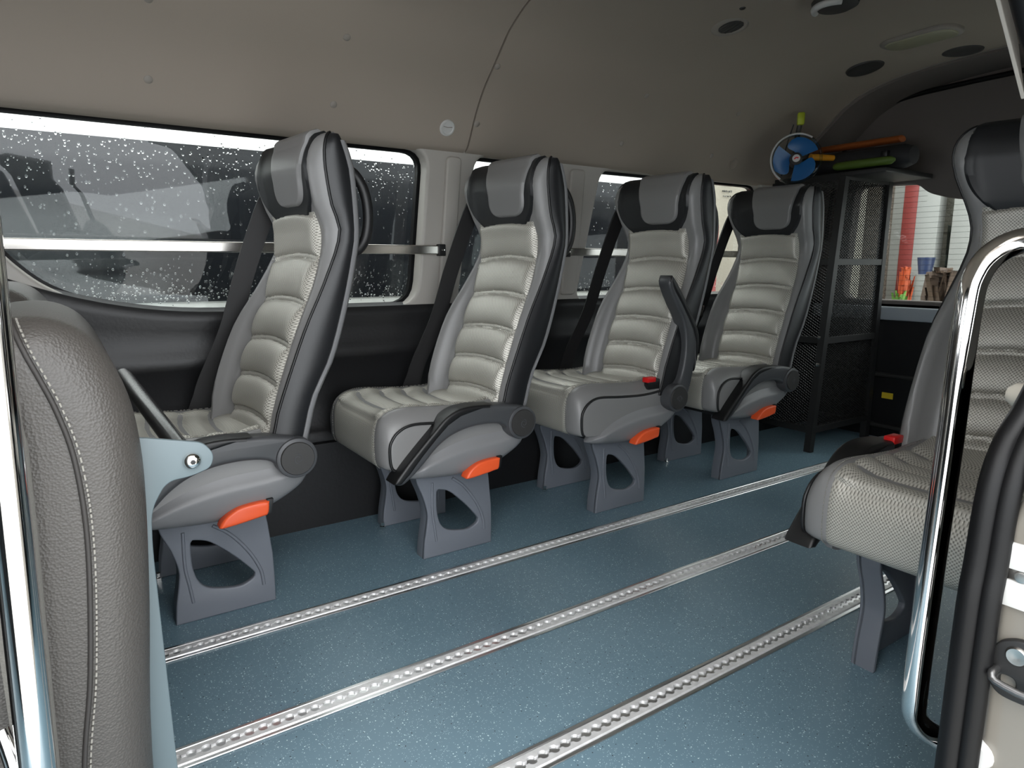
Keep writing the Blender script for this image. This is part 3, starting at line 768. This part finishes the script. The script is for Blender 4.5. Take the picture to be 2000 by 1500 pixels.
row = 0
names = {(0.245, 0): 'front window upper', }
clip_lab = [(0.246, 'front of the car row'),]
def clip(x, z, lab):
    y, n = hl_at(z)
    o = disc('trim_clip', x, y, z, n, [(0.0, 0.0035), (0.006, 0.0035), (0.0105, 0.001), (0.0115, -0.003)], CLIPM)
    tag(o, lab, 'trim clip', 'push-in trim clips of the headliner')
where = {0.246: 'above the long front window', 0.750: 'above the first seat in the row', 1.262: 'beside the headliner seam', 1.945: 'above the third seat in the row', 2.494: 'above the fourth seat in the row'}
for x, wh in where.items():
    clip(x, 1.356, 'small round trim clip low on the headliner '+wh)
    clip(x, 1.513, 'small round trim clip high on the headliner '+wh)
y, n = hl_at(1.333)
cap = disc('round_cap', 1.151, y, 1.333, n, [(0.0, 0.004), (0.019, 0.004), (0.021, 0.0065), (0.0255, 0.006), (0.028, 0.001), (0.029, -0.003)], CAPW, seg=32)
tag(cap, 'pale round cap on the headliner above the pale window pillar', 'cap')
sl = ext2d('slot', [(-0.017, 0.004), (0, 0.0015), (0.017, 0.004), (0.017, 0.0065), (0, 0.004), (-0.017, 0.0065)], 0.0035, 0.0055, CLIPM, cap, bevel=0.0003, plane='xy')
fc = disc('round_cap', 2.66, hl_at(1.335)[0], 1.335, hl_at(1.335)[1], [(0.0, 0.001), (0.022, 0.001), (0.025, 0.003), (0.028, 0.002), (0.029, -0.003)], HEADL, seg=32)
tag(fc, 'round cap of headliner colour between the fourth seat and the round fan', 'cap')

dn = Vector((0, 0, -1))
def vent(x, y, z, lab, slats=True):
    r = empty('air_vent', (x, y, z)); tag(r, lab, 'air vent', 'round ceiling air vents')
    tl = math.atan2(1.706-z, y-1.21)*-0.6 if z < 1.70 else 0
    r.rotation_euler = (-0.20 if z < 1.69 else 0, 0, 0)
    q = lathe('bezel', [(0.040, 0.002), (0.043, -0.005), (0.050, -0.006), (0.064, -0.002), (0.070, 0.004)], CLIPM if slats else DKGREY, r, 'z', (0, 0, 0), 36)
    q = lathe('bowl', [(0.0, 0.006), (0.040, 0.006), (0.043, -0.003)], BLACKP, r, 'z', (0, 0, 0), 28)
    for k in range(5):
        h = math.sqrt(0.041**2-(0.016*(k-2))**2)
        q = box('vane', -0.0025+0.016*(k-2), 0.0025+0.016*(k-2), -h, h, -0.005, 0.002, DKGREY, r, bev=0.001)
vent(2.006, 1.637, 1.682, 'round slatted air vent in the headliner, nearest the window wall seats')
for x, y, z, lab in ((2.87, 1.64, 1.677, 'dark round grille in the rear headliner, nearest the round fan'), (3.054, 1.353, 1.705, 'dark round grille in the rear headliner, nearest the tailgate and lamp')):
    r = empty('speaker_grille', (x, y, z)); tag(r, lab, 'grille', 'round grilles in the rear ceiling'); r.rotation_euler = (-0.20 if z < 1.69 else 0, 0, 0)
    lathe('rim', [(0.058, -0.003), (0.064, -0.005), (0.070, -0.003), (0.073, 0.004)], DKGREY, r, 'z', (0, 0, 0), 36)
    lathe('grille', [(0.0, -0.002), (0.04, -0.003), (0.060, -0.002)], DKGREY, r, 'z', (0, 0, 0), 36)
r = empty('ceiling_lamp', (2.735, 1.36, 1.70)); tag(r, 'long pale ceiling lamp with rounded ends in the rear headliner', 'ceiling lamp'); r.rotation_euler = (0, 0, 0)
ext2d('lamp_housing', rrect(-0.075, 0.075, -0.135, 0.135, 0.06, 6), -0.008, 0.012, CLIPM, r, bevel=0.005, plane='xy')
ext2d('lens', rrect(-0.060, 0.060, -0.12, 0.12, 0.05, 6), -0.013, -0.002, LAMPG, r, bevel=0.005, plane='xy')
r = empty('ceiling_lamp', (2.15, 1.345, 1.704)); tag(r, 'round dark ceiling lamp with a bright rim at the top edge of the photo', 'ceiling lamp')
lathe('lamp_body', [(0.0, -0.026), (0.050, -0.025), (0.068, -0.016), (0.074, 0.004)], DKGREY, r, 'z', (0, 0, 0), 36)
ring = [(0.062*math.cos(math.radians(t)), 0.062*math.sin(math.radians(t)), -0.022) for t in range(100, 236, 8)]
tube('bright_rim', ring, 0.011, CAPW, r, n=8)
r = disc('screw_cap', 1.931, 1.533, 1.694, Vector((0, -0.1, -1)), [(0.0, 0.004), (0.008, 0.003), (0.012, -0.002)], DKGREY)
tag(r, 'tiny dark cap in the ceiling between the slatted vent and top edge', 'cap')

# ------------------------------------------------------------------ mesh cage at the rear, far side
cg = empty('mesh_cage', (2.90, 1.75, 0)); tag(cg, 'black steel cage with expanded mesh behind the farthest seat', 'cage')
def cgp(o): o.parent = cg; o.location = (-2.90, -1.75, 0); return o
CA, CB = (2.862, 2.972), (3.345, 3.345)       # front post lean: x at floor, x at top
ZT = 1.262
def cx(z): return CA[0]+(CA[1]-CA[0])*z/ZT
def post(name, p0, p1, w_=0.032):
    bm = bmesh.new(); add_sweep(bm, [p0, p1], rect(w_, w_), (0, 1, 0)); return cgp(finish(name, bm, DARKMET))
post('post', (cx(0), 1.75, 0), (cx(ZT), 1.75, ZT)); post('post', (3.35, 1.75, 0), (3.35, 1.75, ZT))
post('post', (cx(0), 2.09, 0), (cx(ZT), 2.09, ZT))
for z, n_ in ((0.105, 'bottom_rail'), (0.525, 'cross_rail'), (0.885, 'cross_rail'), (ZT, 'top_rail')):
    post(n_, (cx(z), 1.75, z), (3.35, 1.75, z), 0.028); post(n_, (cx(z), 1.76, z), (cx(z), 2.09, z), 0.028)
def lattice(name, org, ex, lo, hi, y_=None):
    """expanded metal: two families of slanted strands clipped to width(z)"""
    bm = bmesh.new(); pit = 0.020; sl_ = 0.55
    def seg(w0, z0, w1, z1):
        P = org(w0, z0); Q = org(w1, z1); add_sweep(bm, [P, Q], rect(0.0042, 0.0022), (0, 0, 1), cap=False)
    Wd = ex
    for s in (1, -1):
        k = lo-Wd*sl_
        while k < hi+Wd*sl_:
            # line z = k + s*sl_*w
            ws = sorted([max(0, min(Wd, (lo-k)/(s*sl_))), max(0, min(Wd, (hi-k)/(s*sl_)))])
            if ws[1]-ws[0] > 0.004: seg(ws[0], k+s*sl_*ws[0], ws[1], k+s*sl_*ws[1])
            k += pit*sl_*1.15
    return cgp(finish(name, bm, DARKMET, ang=20))
for lo, hi in ((0.115, 0.515), (0.535, 0.875), (0.895, 1.25)):
    lattice('mesh_panel', lambda w_, z: (cx(z)+(3.34-cx(z))*w_/0.42, 1.75, z), 0.42, lo, hi)
    lattice('mesh_panel', lambda w_, z: (cx(z), 1.76+w_, z), 0.32, lo, hi)
cgp(box('top_tray', 2.96, 3.37, 1.56, 2.10, ZT, ZT+0.020, DARKMET))
for q, (x, z) in enumerate(((2.845, 0.545), (2.85, 0.42))):
    cgp(lathe('bolt', [(0.0, -0.014), (0.008, -0.014), (0.009, 0.0)], CHROME, None, 'y', (x, 1.735, z), 10))
# things stowed on the cage tray
ORB = mat('orange_strap', (0.30, 0.075, 0.012), 0.6); GRN = mat('green_fabric', (0.075, 0.13, 0.015), 0.6); DKB = mat('dark_bag_fabric', (0.016, 0.016, 0.018), 0.75)
bag = empty('tool_bag', (3.16, 1.78, ZT+0.02)); tag(bag, 'dark long bag lying on top of the mesh cage', 'bag')
def bg_(o): o.parent = bag; o.location = (-3.16, -1.78, -ZT-0.02); return o
bg_(loft('bag_body', [[(3.11+r_*math.cos(t), y_, ZT+0.077+r_*0.85*math.sin(t)) for t in [2*math.pi*k/14 for k in range(14)]] for y_, r_ in ((1.52, .02), (1.525, .045), (1.56, .060), (1.75, .064), (1.95, .062), (2.05, .055), (2.06, .02))], DKB))
bg_(box('bag_buckle', 3.03, 3.06, 1.60, 1.63, ZT+0.07, ZT+0.10, BLACKP, bev=0.006))
o = loft('strap_roll', [[(3.125+r_*math.cos(t), y_, ZT+0.155+r_*0.45*math.sin(t)) for t in [2*math.pi*k/14 for k in range(14)]] for y_, r_ in ((1.585, .02), (1.59, .032), (1.75, .034), (1.9, .034), (2.02, .030), (2.025, .015))], ORB)
tag(o, 'flat orange strap laid along the top of the dark bag', 'strap')
o = loft('folded_umbrella', [[(2.992+r_*math.cos(t), y_, ZT+0.050+r_*math.sin(t)*0.9) for t in [2*math.pi*k/14 for k in range(14)]] for y_, r_ in ((1.545, .008), (1.56, .019), (1.70, .021), (1.80, .020), (1.815, .012))], GRN)
tag(o, 'green rolled cloth lying in front of the dark bag on the cage', 'rolled cloth')

# small fan clipped to the headliner
FX, FY, FZ = 2.80, 1.885, 1.340
fan = empty('clip_fan', (FX, FY, FZ)); tag(fan, 'round fan with blue blades hung from the headliner beside the cage', 'fan')
fan.rotation_euler = (0, 0, math.radians(-52))
BLUEP = mat('blue_plastic', (0.015, 0.14, 0.42), 0.35)
lathe('guard_ring', [(0.098, -0.012), (0.104, -0.020), (0.110, -0.012), (0.110, 0.012), (0.104, 0.016), (0.098, 0.010), (0.098, -0.012)], CLEARP, fan, 'y', (0, 0, 0), 44)
tube('ring_edge', [(0.106*math.cos(math.radians(t)), -0.018, 0.106*math.sin(math.radians(t))) for t in range(55, 236, 6)], 0.004, CAPW, fan, n=8, upv=(0, 1, 0))
for k in range(3):
    bm = bmesh.new(); A = math.radians(90+120*k)-1.2; G = []
    for i in range(9):
        r_ = 0.026+0.070*i/8; row = []
        for j in range(8):
            wdt = 0.95*math.sin(math.pi*(0.22+0.55*i/8))
            t = A+wdt*(j/7)*1.9; row.append(bm.verts.new((r_*math.cos(t), -0.008+0.016*(j/7), r_*math.sin(t))))
        G.append(row)
    for P, Q in zip(G, G[1:]):
        for j in range(7): bm.faces.new((P[j], P[j+1], Q[j+1], Q[j]))
    bmesh.ops.solidify(bm, geom=bm.faces[:], thickness=0.002)
    finish('blade', bm, BLUEP, fan, 50)
hub = lathe('hub', [(0.0, -0.026), (0.018, -0.025), (0.026, -0.018), (0.028, 0.012), (0.0, 0.014)], DKGREY, fan, 'y', (0, 0, 0), 28)
bd = lathe('badge', [(0.0, -0.0285), (0.016, -0.028), (0.017, -0.024)], CAPW, hub, 'y', (0, 0, 0), 24)
ext2d('red_mark', [(-0.011, -0.003), (-0.002, 0.006), (0.011, 0.003), (0.006, -0.002), (0.0, 0.001), (-0.005, -0.005)], -0.0298, -0.0278, REDP, hub, bevel=0.0004)
lathe('motor', [(0.0, 0.010), (0.030, 0.012), (0.032, 0.045), (0.02, 0.06), (0.0, 0.062)], DKGREY, fan, 'y', (0, 0, 0), 24)
tube('stem', [(0.0, 0.05, 0.0), (0.0, 0.055, 0.06), (0.005, 0.050, 0.12), (0.012, 0.040, 0.165)], 0.011, DKGREY, fan, n=10, sm=4)
tube('cord', [(-0.015, 0.06, 0.16), (-0.04, 0.08, 0.06), (-0.05, 0.09, -0.06)], 0.003, BLACKP, fan, n=6, sm=4)
box('clip', -0.004, 0.028, 0.02, 0.05, 0.150, 0.205, mat('lime_plastic', (0.38, 0.45, 0.02), 0.5), fan, bev=0.008)
kn = lathe('amber_rod', [(0.0, -0.020), (0.014, -0.018), (0.015, 0.0), (0.013, 0.075), (0.0, 0.078)], mat('amber_plastic', (0.75, 0.32, 0.02), 0.4), None, 'x', (0, 0, 0), 16)
kn.location = (2.925, 1.872, 1.357); kn.rotation_euler = (0, 0, math.radians(-20)); kn.scale = (1.3, 1, 1)
tag(kn, 'amber rod end poking out between the fan and the cage', 'rod')

# ------------------------------------------------------------------ foreground left: grained backrest, plate, rail
pb = empty('front_seat', (0, 0.9, 0)); tag(pb, 'grey grained leather seat side with a curved stitched seam, beside the left chrome rail', 'seat', 'grey seats at the front')
po = [(0.036, -0.10), (0.040, 0.237), (0.055, 0.45), (0.062, 0.58), (0.062, 0.655), (0.054, 0.718), (0.034, 0.772), (0.006, 0.803), (-0.035, 0.815), (-0.09, 0.805), (-0.13, 0.76), (-0.145, 0.65), (-0.15, 0.45), (-0.15, 0.2), (-0.145, -0.10)]
po = cr(po, 4)
cxp, czp = -0.045, 0.40
def pad_loops(y0, y1, bulge):
    loops = []; n = 9
    for i in range(n+1):
        t = math.pi/2*i/n; k = 1-math.sin(t); d = math.cos(t)
        loops.append([(x+(cxp-x)*0.0-(0.055*(1-math.sin(t)))*(1 if x > cxp else -1)*min(1, abs(x-cxp)/0.06), y0+bulge*(1-math.sin(t*0.999))*0+bulge-bulge*d*1.0+0.0, z-0.055*(1-math.sin(t))*max(0, min(1, (z-0.62)/0.15))) for x, z in po])
    loops.append([(x, y1-0.05, z) for x, z in po]); loops.append([(x*0.9-0.004, y1-0.01, z-0.01) for x, z in po]); loops.append([(x*0.6-0.02, y1, z-0.03) for x, z in po])
    return loops
def pad_(name, y0, y1, parent, bulge=0.055, dx=0, dz=0):
    L = pad_loops(y0, y1, bulge)
    L = [[(x+dx, y, z+dz) for x, y, z in r_] for r_ in L]
    return loft(name, L, PADLEATHER, parent, ang=60)
q = pad_('pad', 0.862, 1.36, pb); q.location = (0, -0.9, 0)
sm = cr([(-0.05, 0.894, 0.812), (-0.038, 0.866, 0.775), (-0.018, 0.856, 0.715), (-0.006, 0.852, 0.650), (-0.004, 0.852, 0.55), (-0.016, 0.853, 0.40), (-0.034, 0.853, 0.272), (-0.05, 0.853, 0.05)], 8)
from mathutils.bvhtree import BVHTree
bmq = bmesh.new(); bmq.from_mesh(q.data); bvh = BVHTree.FromBMesh(bmq); bmq.free()
seam = []
for x, _, z in sm:
    h = bvh.ray_cast(Vector((x, 0.5, z)), Vector((0, 1, 0)))
    if h[0] is not None: seam.append(h[0]+h[1]*(-0.001 if h[1].y > 0 else 0.001))
SO = (0, -0.9, 0)
sq = tube('seam', seam, 0.0028, mat('dark_seam_cord', (0.03, 0.027, 0.025), 0.6), pb, n=8, upv=(0, 1, 0)); sq.location = SO  # cord along the seam, darker than the leather
bm = bmesh.new(); P = [p+Vector((0.006, -0.0015, 0)) for p in seam]; acc_ = 0
for A, B in zip(P, P[1:]):
    n_ = max(1, round((B-A).length/0.0075))
    for k in range(n_): add_sweep(bm, [A.lerp(B, k/n_), A.lerp(B, (k+0.6)/n_)], circ(0.0012, 6), (0, 1, 0))
so = finish('stitching', bm, THREAD, pb); so.location = SO
pw = pad_('front_seat', 1.40, 1.95, None, dx=-0.066, dz=0.02)
tag(pw, 'grey leather seat top seen behind the stitched seat side, nearer the window', 'seat', 'grey seats at the front')
# blue-grey steel plate with bolted ear
pl = empty('steel_plate', (0.05, 0.955, 0)); tag(pl, 'pale blue-grey steel plate with a rounded ear, behind the stitched leather seat side', 'plate')
po_ = [(0.025, 0.0, .0), (0.072, 0.0, .0), (0.070, 0.17, 0.01), (0.0665, 0.50, .02), (0.069, 0.555, .03), (0.090, 0.590, .03), (0.120, 0.592, .03), (0.145, 0.600, .02), (0.150, 0.618, .02), (0.138, 0.636, .02), (0.070, 0.652, .004), (0.052, 0.655, .0), (0.050, 0.50, .0), (0.025, 0.25, 0)]
q = ext2d('plate', roundpoly(po_, 0.02, 6), 0.948, 0.956, BLUEGREY, bevel=0.0015); q.parent = pl; q.location = (-0.05, -0.955, 0)
q = lathe('bolt', [(0.0, -0.007), (0.005, -0.0065), (0.0095, -0.004), (0.0115, 0.0), (0.0115, 0.006)], CHROME, pl, 'y', (0.122-0.05, -0.009, 0.6135), 24)
ext2d('socket', [(0.0035*math.cos(k*math.pi/3)+0.072, 0.0035*math.sin(k*math.pi/3)+0.6135) for k in range(6)], -0.0165, -0.0155, BLACKP, q, bevel=0.0002)
tb = tube('cross_tube', [(0.118, 0.965, 0.6135), (0.1125, 1.03, 0.622), (0.098, 1.20, 0.642), (0.080, 1.42, 0.668)], 0.0135, mat('gunmetal_tube', (0.10, 0.10, 0.10), 0.25, 0.9), n=14)
tag(tb, 'dark metal tube running from the bolt of the plate towards the window', 'tube')
# dark post and chrome rail at the left edge
lp = empty('grab_rail', (-0.045, 0.78, 0)); tag(lp, 'chrome vertical grab rail at the left edge beside the stitched leather seat', 'grab rail', 'chrome grab rails by the door')
q = tube('rail', [(-0.0545, 0.78, 1.0), (-0.0565, 0.78, 0.888), (-0.0625, 0.78, 0.631), (-0.0695, 0.78, 0.35), (-0.0755, 0.78, -0.02)], 0.0165, CHROME, None, n=20); q.parent = lp; q.location = (0.045, -0.78, 0)
q = tube('rail_stub', [(-0.096, 0.80, 0.40), (-0.088, 0.785, 0.36), (-0.088, 0.785, 0.30), (-0.096, 0.80, 0.27)], 0.008, CHROME, None, n=12, sm=4); q.parent = lp; q.location = (0.045, -0.78, 0)
st = box('door_post', -0.40, -0.155, 0.80, 0.93, -0.05, 1.02, BLACKP, None, bev=0.012); tag(st, 'black post behind the chrome rail at the left edge', 'post')
gy = loft('carpet_edge', [[(-0.095, 0.856, z), (-0.052-0.012*t, 0.842, z), (-0.046-0.012*t, 0.850, z), (-0.046-0.012*t, 0.862, z), (-0.095, 0.866, z)] for z, t in ((0.0, 1), (0.25, .9), (0.45, .45), (0.6, .1), (0.68, -.0), (0.735, .5), (0.745, 1.2))], mat('grey_carpet', (0.15, 0.145, 0.13), 0.9, bump=('noise', 300, 0.5, 0.002)))
tag(gy, 'grey carpet strip with double stitching between the left rail and the stitched leather seat', 'carpet strip')

# ------------------------------------------------------------------ chrome rail, jamb hardware on the right
rr = empty('grab_rail', (0.99, 0.40, 0.16)); tag(rr, 'long chrome grab rail bent towards the door seal, in front of a seat', 'grab rail', 'chrome grab rails by the door')
pth = [(1.02, 0.266, 0.185), (1.012, 0.33, 0.183), (1.000, 0.375, 0.190), (0.984, 0.398, 0.213), (0.975, 0.40, 0.265), (0.980, 0.40, 0.43), (0.990, 0.40, 0.62), (0.996, 0.40, 0.80), (1.003, 0.396, 0.858), (1.012, 0.377, 0.890), (1.020, 0.340, 0.903), (1.022, 0.268, 0.905)]
q = tube('rail', cr(pth, 6), 0.0165, CHROME, None, n=20); q.parent = rr; q.location = (-0.99, -0.40, -0.16)
for z in (0.185, 0.905):
    q = lathe('rail_foot', [(0.0165, -0.012), (0.024, -0.010), (0.030, 0.0), (0.030, 0.004)], BLACKP, rr, 'y', (0.03, -0.134, z-0.16), 24)
def jm(z, y): return (0.812, y, z)
for z0, z1, lab in ((0.553, 0.582, 'white steel plate on the door jamb, upper of the two'), (0.511, 0.541, 'white steel plate on the door jamb, lower of the two')):
    o = box('jamb_plate', 0.806, 0.8125, 0.10, 0.268, z0, z1, WHITEP, None, bev=0.002); tag(o, lab, 'plate', 'plates on the door jamb')
o = box('hinge_arm', 0.808, 0.8125, 0.10, 0.258, 0.539, 0.555, STEEL, None, bev=0.001); tag(o, 'bare steel arm between the two white jamb plates', 'hinge arm')
q = lathe('rivet', [(0.0, -0.003), (0.006, -0.002), (0.007, 0.002)], STEEL, o, 'x', (0.808, 0.244, 0.547), 14)
lt = empty('door_striker', (0.812, 0.247, 0.445)); tag(lt, 'dark metal latch striker with torx screw on the pale door jamb', 'door striker')
ext2d('base_plate', [(p[0], p[1]) for p in cr([(0.014, 0.010), (0.016, -0.008), (0.010, -0.028), (-0.006, -0.036), (-0.040, -0.030), (-0.050, 0.0), (-0.036, 0.026), (-0.014, 0.034), (0.006, 0.026)], 5, True)], -0.008, 0.002, DARKMET, lt, holes=(rrect(-0.012, 0.004, -0.026, -0.010, 0.006, 3),), bevel=0.002, plane='yz')
lathe('torx_screw', [(0.0, -0.010), (0.003, -0.0105), (0.009, -0.011), (0.011, -0.008), (0.011, -0.004)], STEEL, lt, 'x', (0, -0.010, 0.016), 20)
tube('striker_loop', [(0.0, 0.006, -0.006), (-0.020, 0.006, -0.006), (-0.026, 0.0, -0.012), (-0.026, -0.03, -0.014), (-0.020, -0.036, -0.010), (0.0, -0.036, -0.010)], 0.0042, mat('dark_steel', (0.16, 0.16, 0.16), 0.3, 0.9), lt, n=10, sm=3)
gm = lathe('rubber_grommet', [(0.0, -0.004), (0.006, -0.004), (0.007, -0.010), (0.015, -0.010), (0.018, 0.0), (0.018, 0.004)], CAPW, None, 'x', (0.812, 0.264, 0.325), 20); tag(gm, 'round pale grommet low on the door jamb by the seal', 'grommet')
o = lathe('knob', [(0.0, 0.066), (0.009, 0.064), (0.015, 0.056), (0.016, 0.040), (0.008, 0.034), (0.007, 0.0), (0.0, 0.0)], mat('ivory_plastic', (0.45, 0.42, 0.36), 0.4), None, 'y', (0.949, 0.262, 0.715), 24); tag(o, 'ivory round knob at the right edge above the door seal', 'knob')

# ------------------------------------------------------------------ outside: parked van, ground, buildings, planting
gr = box('ground', -14, 22, -12, 16, -0.75, -0.68, mat('bounce_concrete', (0.42, 0.42, 0.40), 0.35, bump=('noise', 60, 0.4, 0.01), vary=(4, 0.3)), None, bev=0); gr['kind'] = 'structure'  # pale ground colour, raised to bounce daylight onto the ceiling
van = empty('parked_van', (0.5, 3.2, -0.68)); tag(van, 'white van with dark tinted windows parked beside the rainy side windows', 'van')
def vp(o): o.parent = van; o.location = (-0.5, -3.2, 0.68); return o
vb = [(2.80, -0.35), (2.76, 0.1), (2.75, 0.55), (2.76, 0.80), (2.80, 1.25), (2.85, 1.42), (2.95, 1.55), (3.2, 1.62), (4.1, 1.62), (4.35, 1.45), (4.4, 0.6), (4.4, -0.35)]
vb = cr(vb, 3)
vp(loft('body', [[(x, y, z) for y, z in vb] for x in (-2.4, -1.0, 0.5, 2.0, 3.10, 3.16)], WHITEP, ang=40))
def vpan(name, x0, x1, z0, z1, m_, off, bev=0.004):
    def yb(z): return interp(z, [-.35, .1, .55, .80, 1.25, 1.42], [2.80, 2.76, 2.75, 2.76, 2.80, 2.85])-off
    zs_ = [z0+(z1-z0)*k/10 for k in range(11)]
    return vp(loft(name, [[(x0, yb(z), z), (x1, yb(z), z), (x1, yb(z)+0.02+off, z), (x0, yb(z)+0.02+off, z)] for z in zs_], m_, ang=40))
vpan('side_window', -2.0, 0.88, 0.735, 1.332, TINT, 0.004)
vpan('side_window', 0.885, 3.02, 0.735, 1.332, TINT, 0.004)
for x in (0.862, 0.93): vpan('panel_gap', x, x+0.004, 0.0 if x > 0.9 else 1.335, 0.705 if x > 0.9 else 1.42, BLACKP, 0.0015)
vpan('tail_lamp', 3.06, 3.15, 0.50, 1.10, REDP, 0.012)
for x in (-1.3, 2.1):
    vp(lathe('wheel', [(0.0, 0.0), (0.19, 0.0), (0.20, -0.02), (0.32, -0.02), (0.335, 0.0), (0.335, 0.19), (0.0, 0.19)], RUBBER, None, 'y', (x, 2.82, -0.345), 32))
cw = box('cream_wall', 3.6, 9.0, 4.45, 4.65, -0.68, 3.2, mat('cream_render', (0.24, 0.215, 0.17), 0.8, bump=('noise', 40, 0.3, 0.01), vary=(2, 0.06)), None, bev=0.01); cw['kind'] = 'structure'
sg = empty('wall_lettering', (5.52, 4.44, 1.60)); tag(sg, 'small dark illegible lettering on the cream wall outside', 'lettering')
bm = bmesh.new()
for ln, (z, wd, hh) in enumerate(((0.060, 0.26, 0.05), (-0.035, 0.25, 0.028), (-0.10, 0.20, 0.024))):
    xx = -wd/2; 
    while xx < wd/2-0.015:
        ww = random.choice((0.012, 0.02, 0.028)); h2 = hh*random.uniform(0.6, 1)
        add_box(bm, xx, xx+0.007, -0.004, 0.0, z, z+h2); add_box(bm, xx, xx+ww, -0.004, 0.0, z+h2*random.choice((0, .5, .85)), z+h2*random.choice((0, .5, .85))*0+h2*0.15+h2*0.5); xx += ww+0.010
finish('strokes', bm, DKGREY, sg); sg.scale = (0.6, 1, 0.7)
rb = box('brick_pier', 5.11, 5.26, 4.30, 4.44, -0.68, 1.24, mat('red_brick', (0.18, 0.025, 0.02), 0.7, bump=('noise', 30, 0.8, 0.02), vary=(30, 0.4)), None, bev=0.01); tag(rb, 'red brick pier against the cream wall outside', 'pier')

POSTW = mat('weathered_white_paint', (0.21, 0.21, 0.195), 0.6, vary=(3, 0.12))
STONE = mat('grey_stone', (0.12, 0.115, 0.095), 0.85, bump=('noise', 14, 0.9, 0.03), vary=(8, 0.35))
o = box('garden_wall', 6.35, 6.6, -1.0, 3.3, -0.68, 2.6, STONE, None, bev=0.02); o['kind'] = 'structure'
pr_ = empty('painted_post', (6.05, 2.93, -0.68)); tag(pr_, 'white post with a red stripe seen through the rear window', 'post', 'white posts behind the van')
q = box('post', 6.0, 6.12, 2.70, 3.075, 0, 3.1, POSTW, pr_, bev=0.01); q.location = (-6.05, -2.93, 0)
q = box('red_stripe', 5.994, 6.0005, 2.875, 2.985, 0.9, 3.1, mat('red_paint', (0.17, 0.024, 0.02), 0.5), pr_, bev=0.001); q.location = (-6.05, -2.93, 0)
o = box('white_post', 6.0, 6.12, 2.42, 2.60, -0.68, 2.4, POSTW, None, bev=0.01); tag(o, 'plain white post seen through the rear window, right of the striped one', 'post', 'white posts behind the van')
bark = mat('tree_bark', (0.065, 0.05, 0.036), 0.9, bump=('noise', 40, 1.0, 0.03), vary=(25, 0.4))
tr = loft('tree_trunk', [[(5.75+r_*math.cos(t)*(1+.06*math.sin(5*t)), 3.06+r_*math.sin(t)*(1+.06*math.sin(5*t)), z) for t in [2*math.pi*k/18 for k in range(18)]] for z, r_ in ((-0.68, .16), (0.2, .11), (1.0, .10), (2.5, .09))], bark); tag(tr, 'rough brown tree trunk seen through the rear window by the cage', 'tree trunk')
def leafy(name, x, y, z, h, n, colr, lab, spread, cat, lw=0.03):
    m_ = mat(name+'_leaf', colr, 0.6, vary=(20, 0.4)); bm = bmesh.new()
    for k in range(n):
        t = random.uniform(0, 6.28); l_ = h*random.uniform(0.5, 1.0); P0 = Vector((x+random.gauss(0, spread*0.3), y+random.gauss(0, spread*0.3), z))
        d = Vector((math.cos(t)*spread, math.sin(t)*spread, 0))*random.uniform(.5, 1.2); sd = Vector((-math.sin(t), math.cos(t), 0))*lw
        pts = [P0+d*(s*s)+Vector((0, 0, l_*(s-0.45*s**3))) for s in (0, .35, .7, 1)]
        ws = (0.3, 1, .8, .05)
        A = [bm.verts.new(p-sd*w_) for p, w_ in zip(pts, ws)]; B = [bm.verts.new(p+sd*w_) for p, w_ in zip(pts, ws)]
        for i in range(3): bm.faces.new((A[i], A[i+1], B[i+1], B[i]))
    o = finish(name, bm, m_, None, 60); tag(o, lab, cat); return o
leafy('potted_plant', 5.45, 2.68, 0.34, 0.62, 34, (0.08, 0.19, 0.02), 'bright green plant at the foot of the striped post', 0.09, 'plant', 0.012)
leafy('orange_plant', 5.86, 2.835, 0.34, 0.95, 44, (0.40, 0.07, 0.02), 'orange-leaved plant before the red stripe of the post', 0.07, 'plant', 0.013)
leafy('dark_shrub', 6.235, 2.645, 0.35, 1.6, 90, (0.02, 0.025, 0.018), 'dark shrub between the two white posts', 0.055, 'shrub', 0.03)
leafy('dry_plant', 5.36, 2.34, 0.34, 0.95, 150, (0.06, 0.036, 0.022), 'brown withered plant in front of the plain white post', 0.13, 'plant', 0.03)
pt = lathe('flower_pot', [(0.0, 0.0), (0.045, 0.0), (0.06, 0.11), (0.063, 0.13), (0.055, 0.13), (0.05, 0.11), (0.0, 0.11)], mat('blue_glaze', (0.02, 0.03, 0.07), 0.3), None, 'z', (5.62, 2.585, 0.80), 24); tag(pt, 'dark blue pot on a pale stand between the white posts', 'pot')
o = box('garden_ledge', 5.3, 6.35, 1.2, 3.3, -0.68, 0.34, mat('pale_concrete', (0.20, 0.195, 0.18), 0.8, vary=(6, 0.2)), None, bev=0.02); o['kind'] = 'structure'
o = lathe('pot_stand', [(0.0, 0.0), (0.06, 0.0), (0.055, 0.40), (0.065, 0.46), (0.0, 0.46)], POSTW, None, 'z', (5.62, 2.585, 0.34), 20); tag(o, 'pale stand carrying the dark blue pot', 'pot stand')
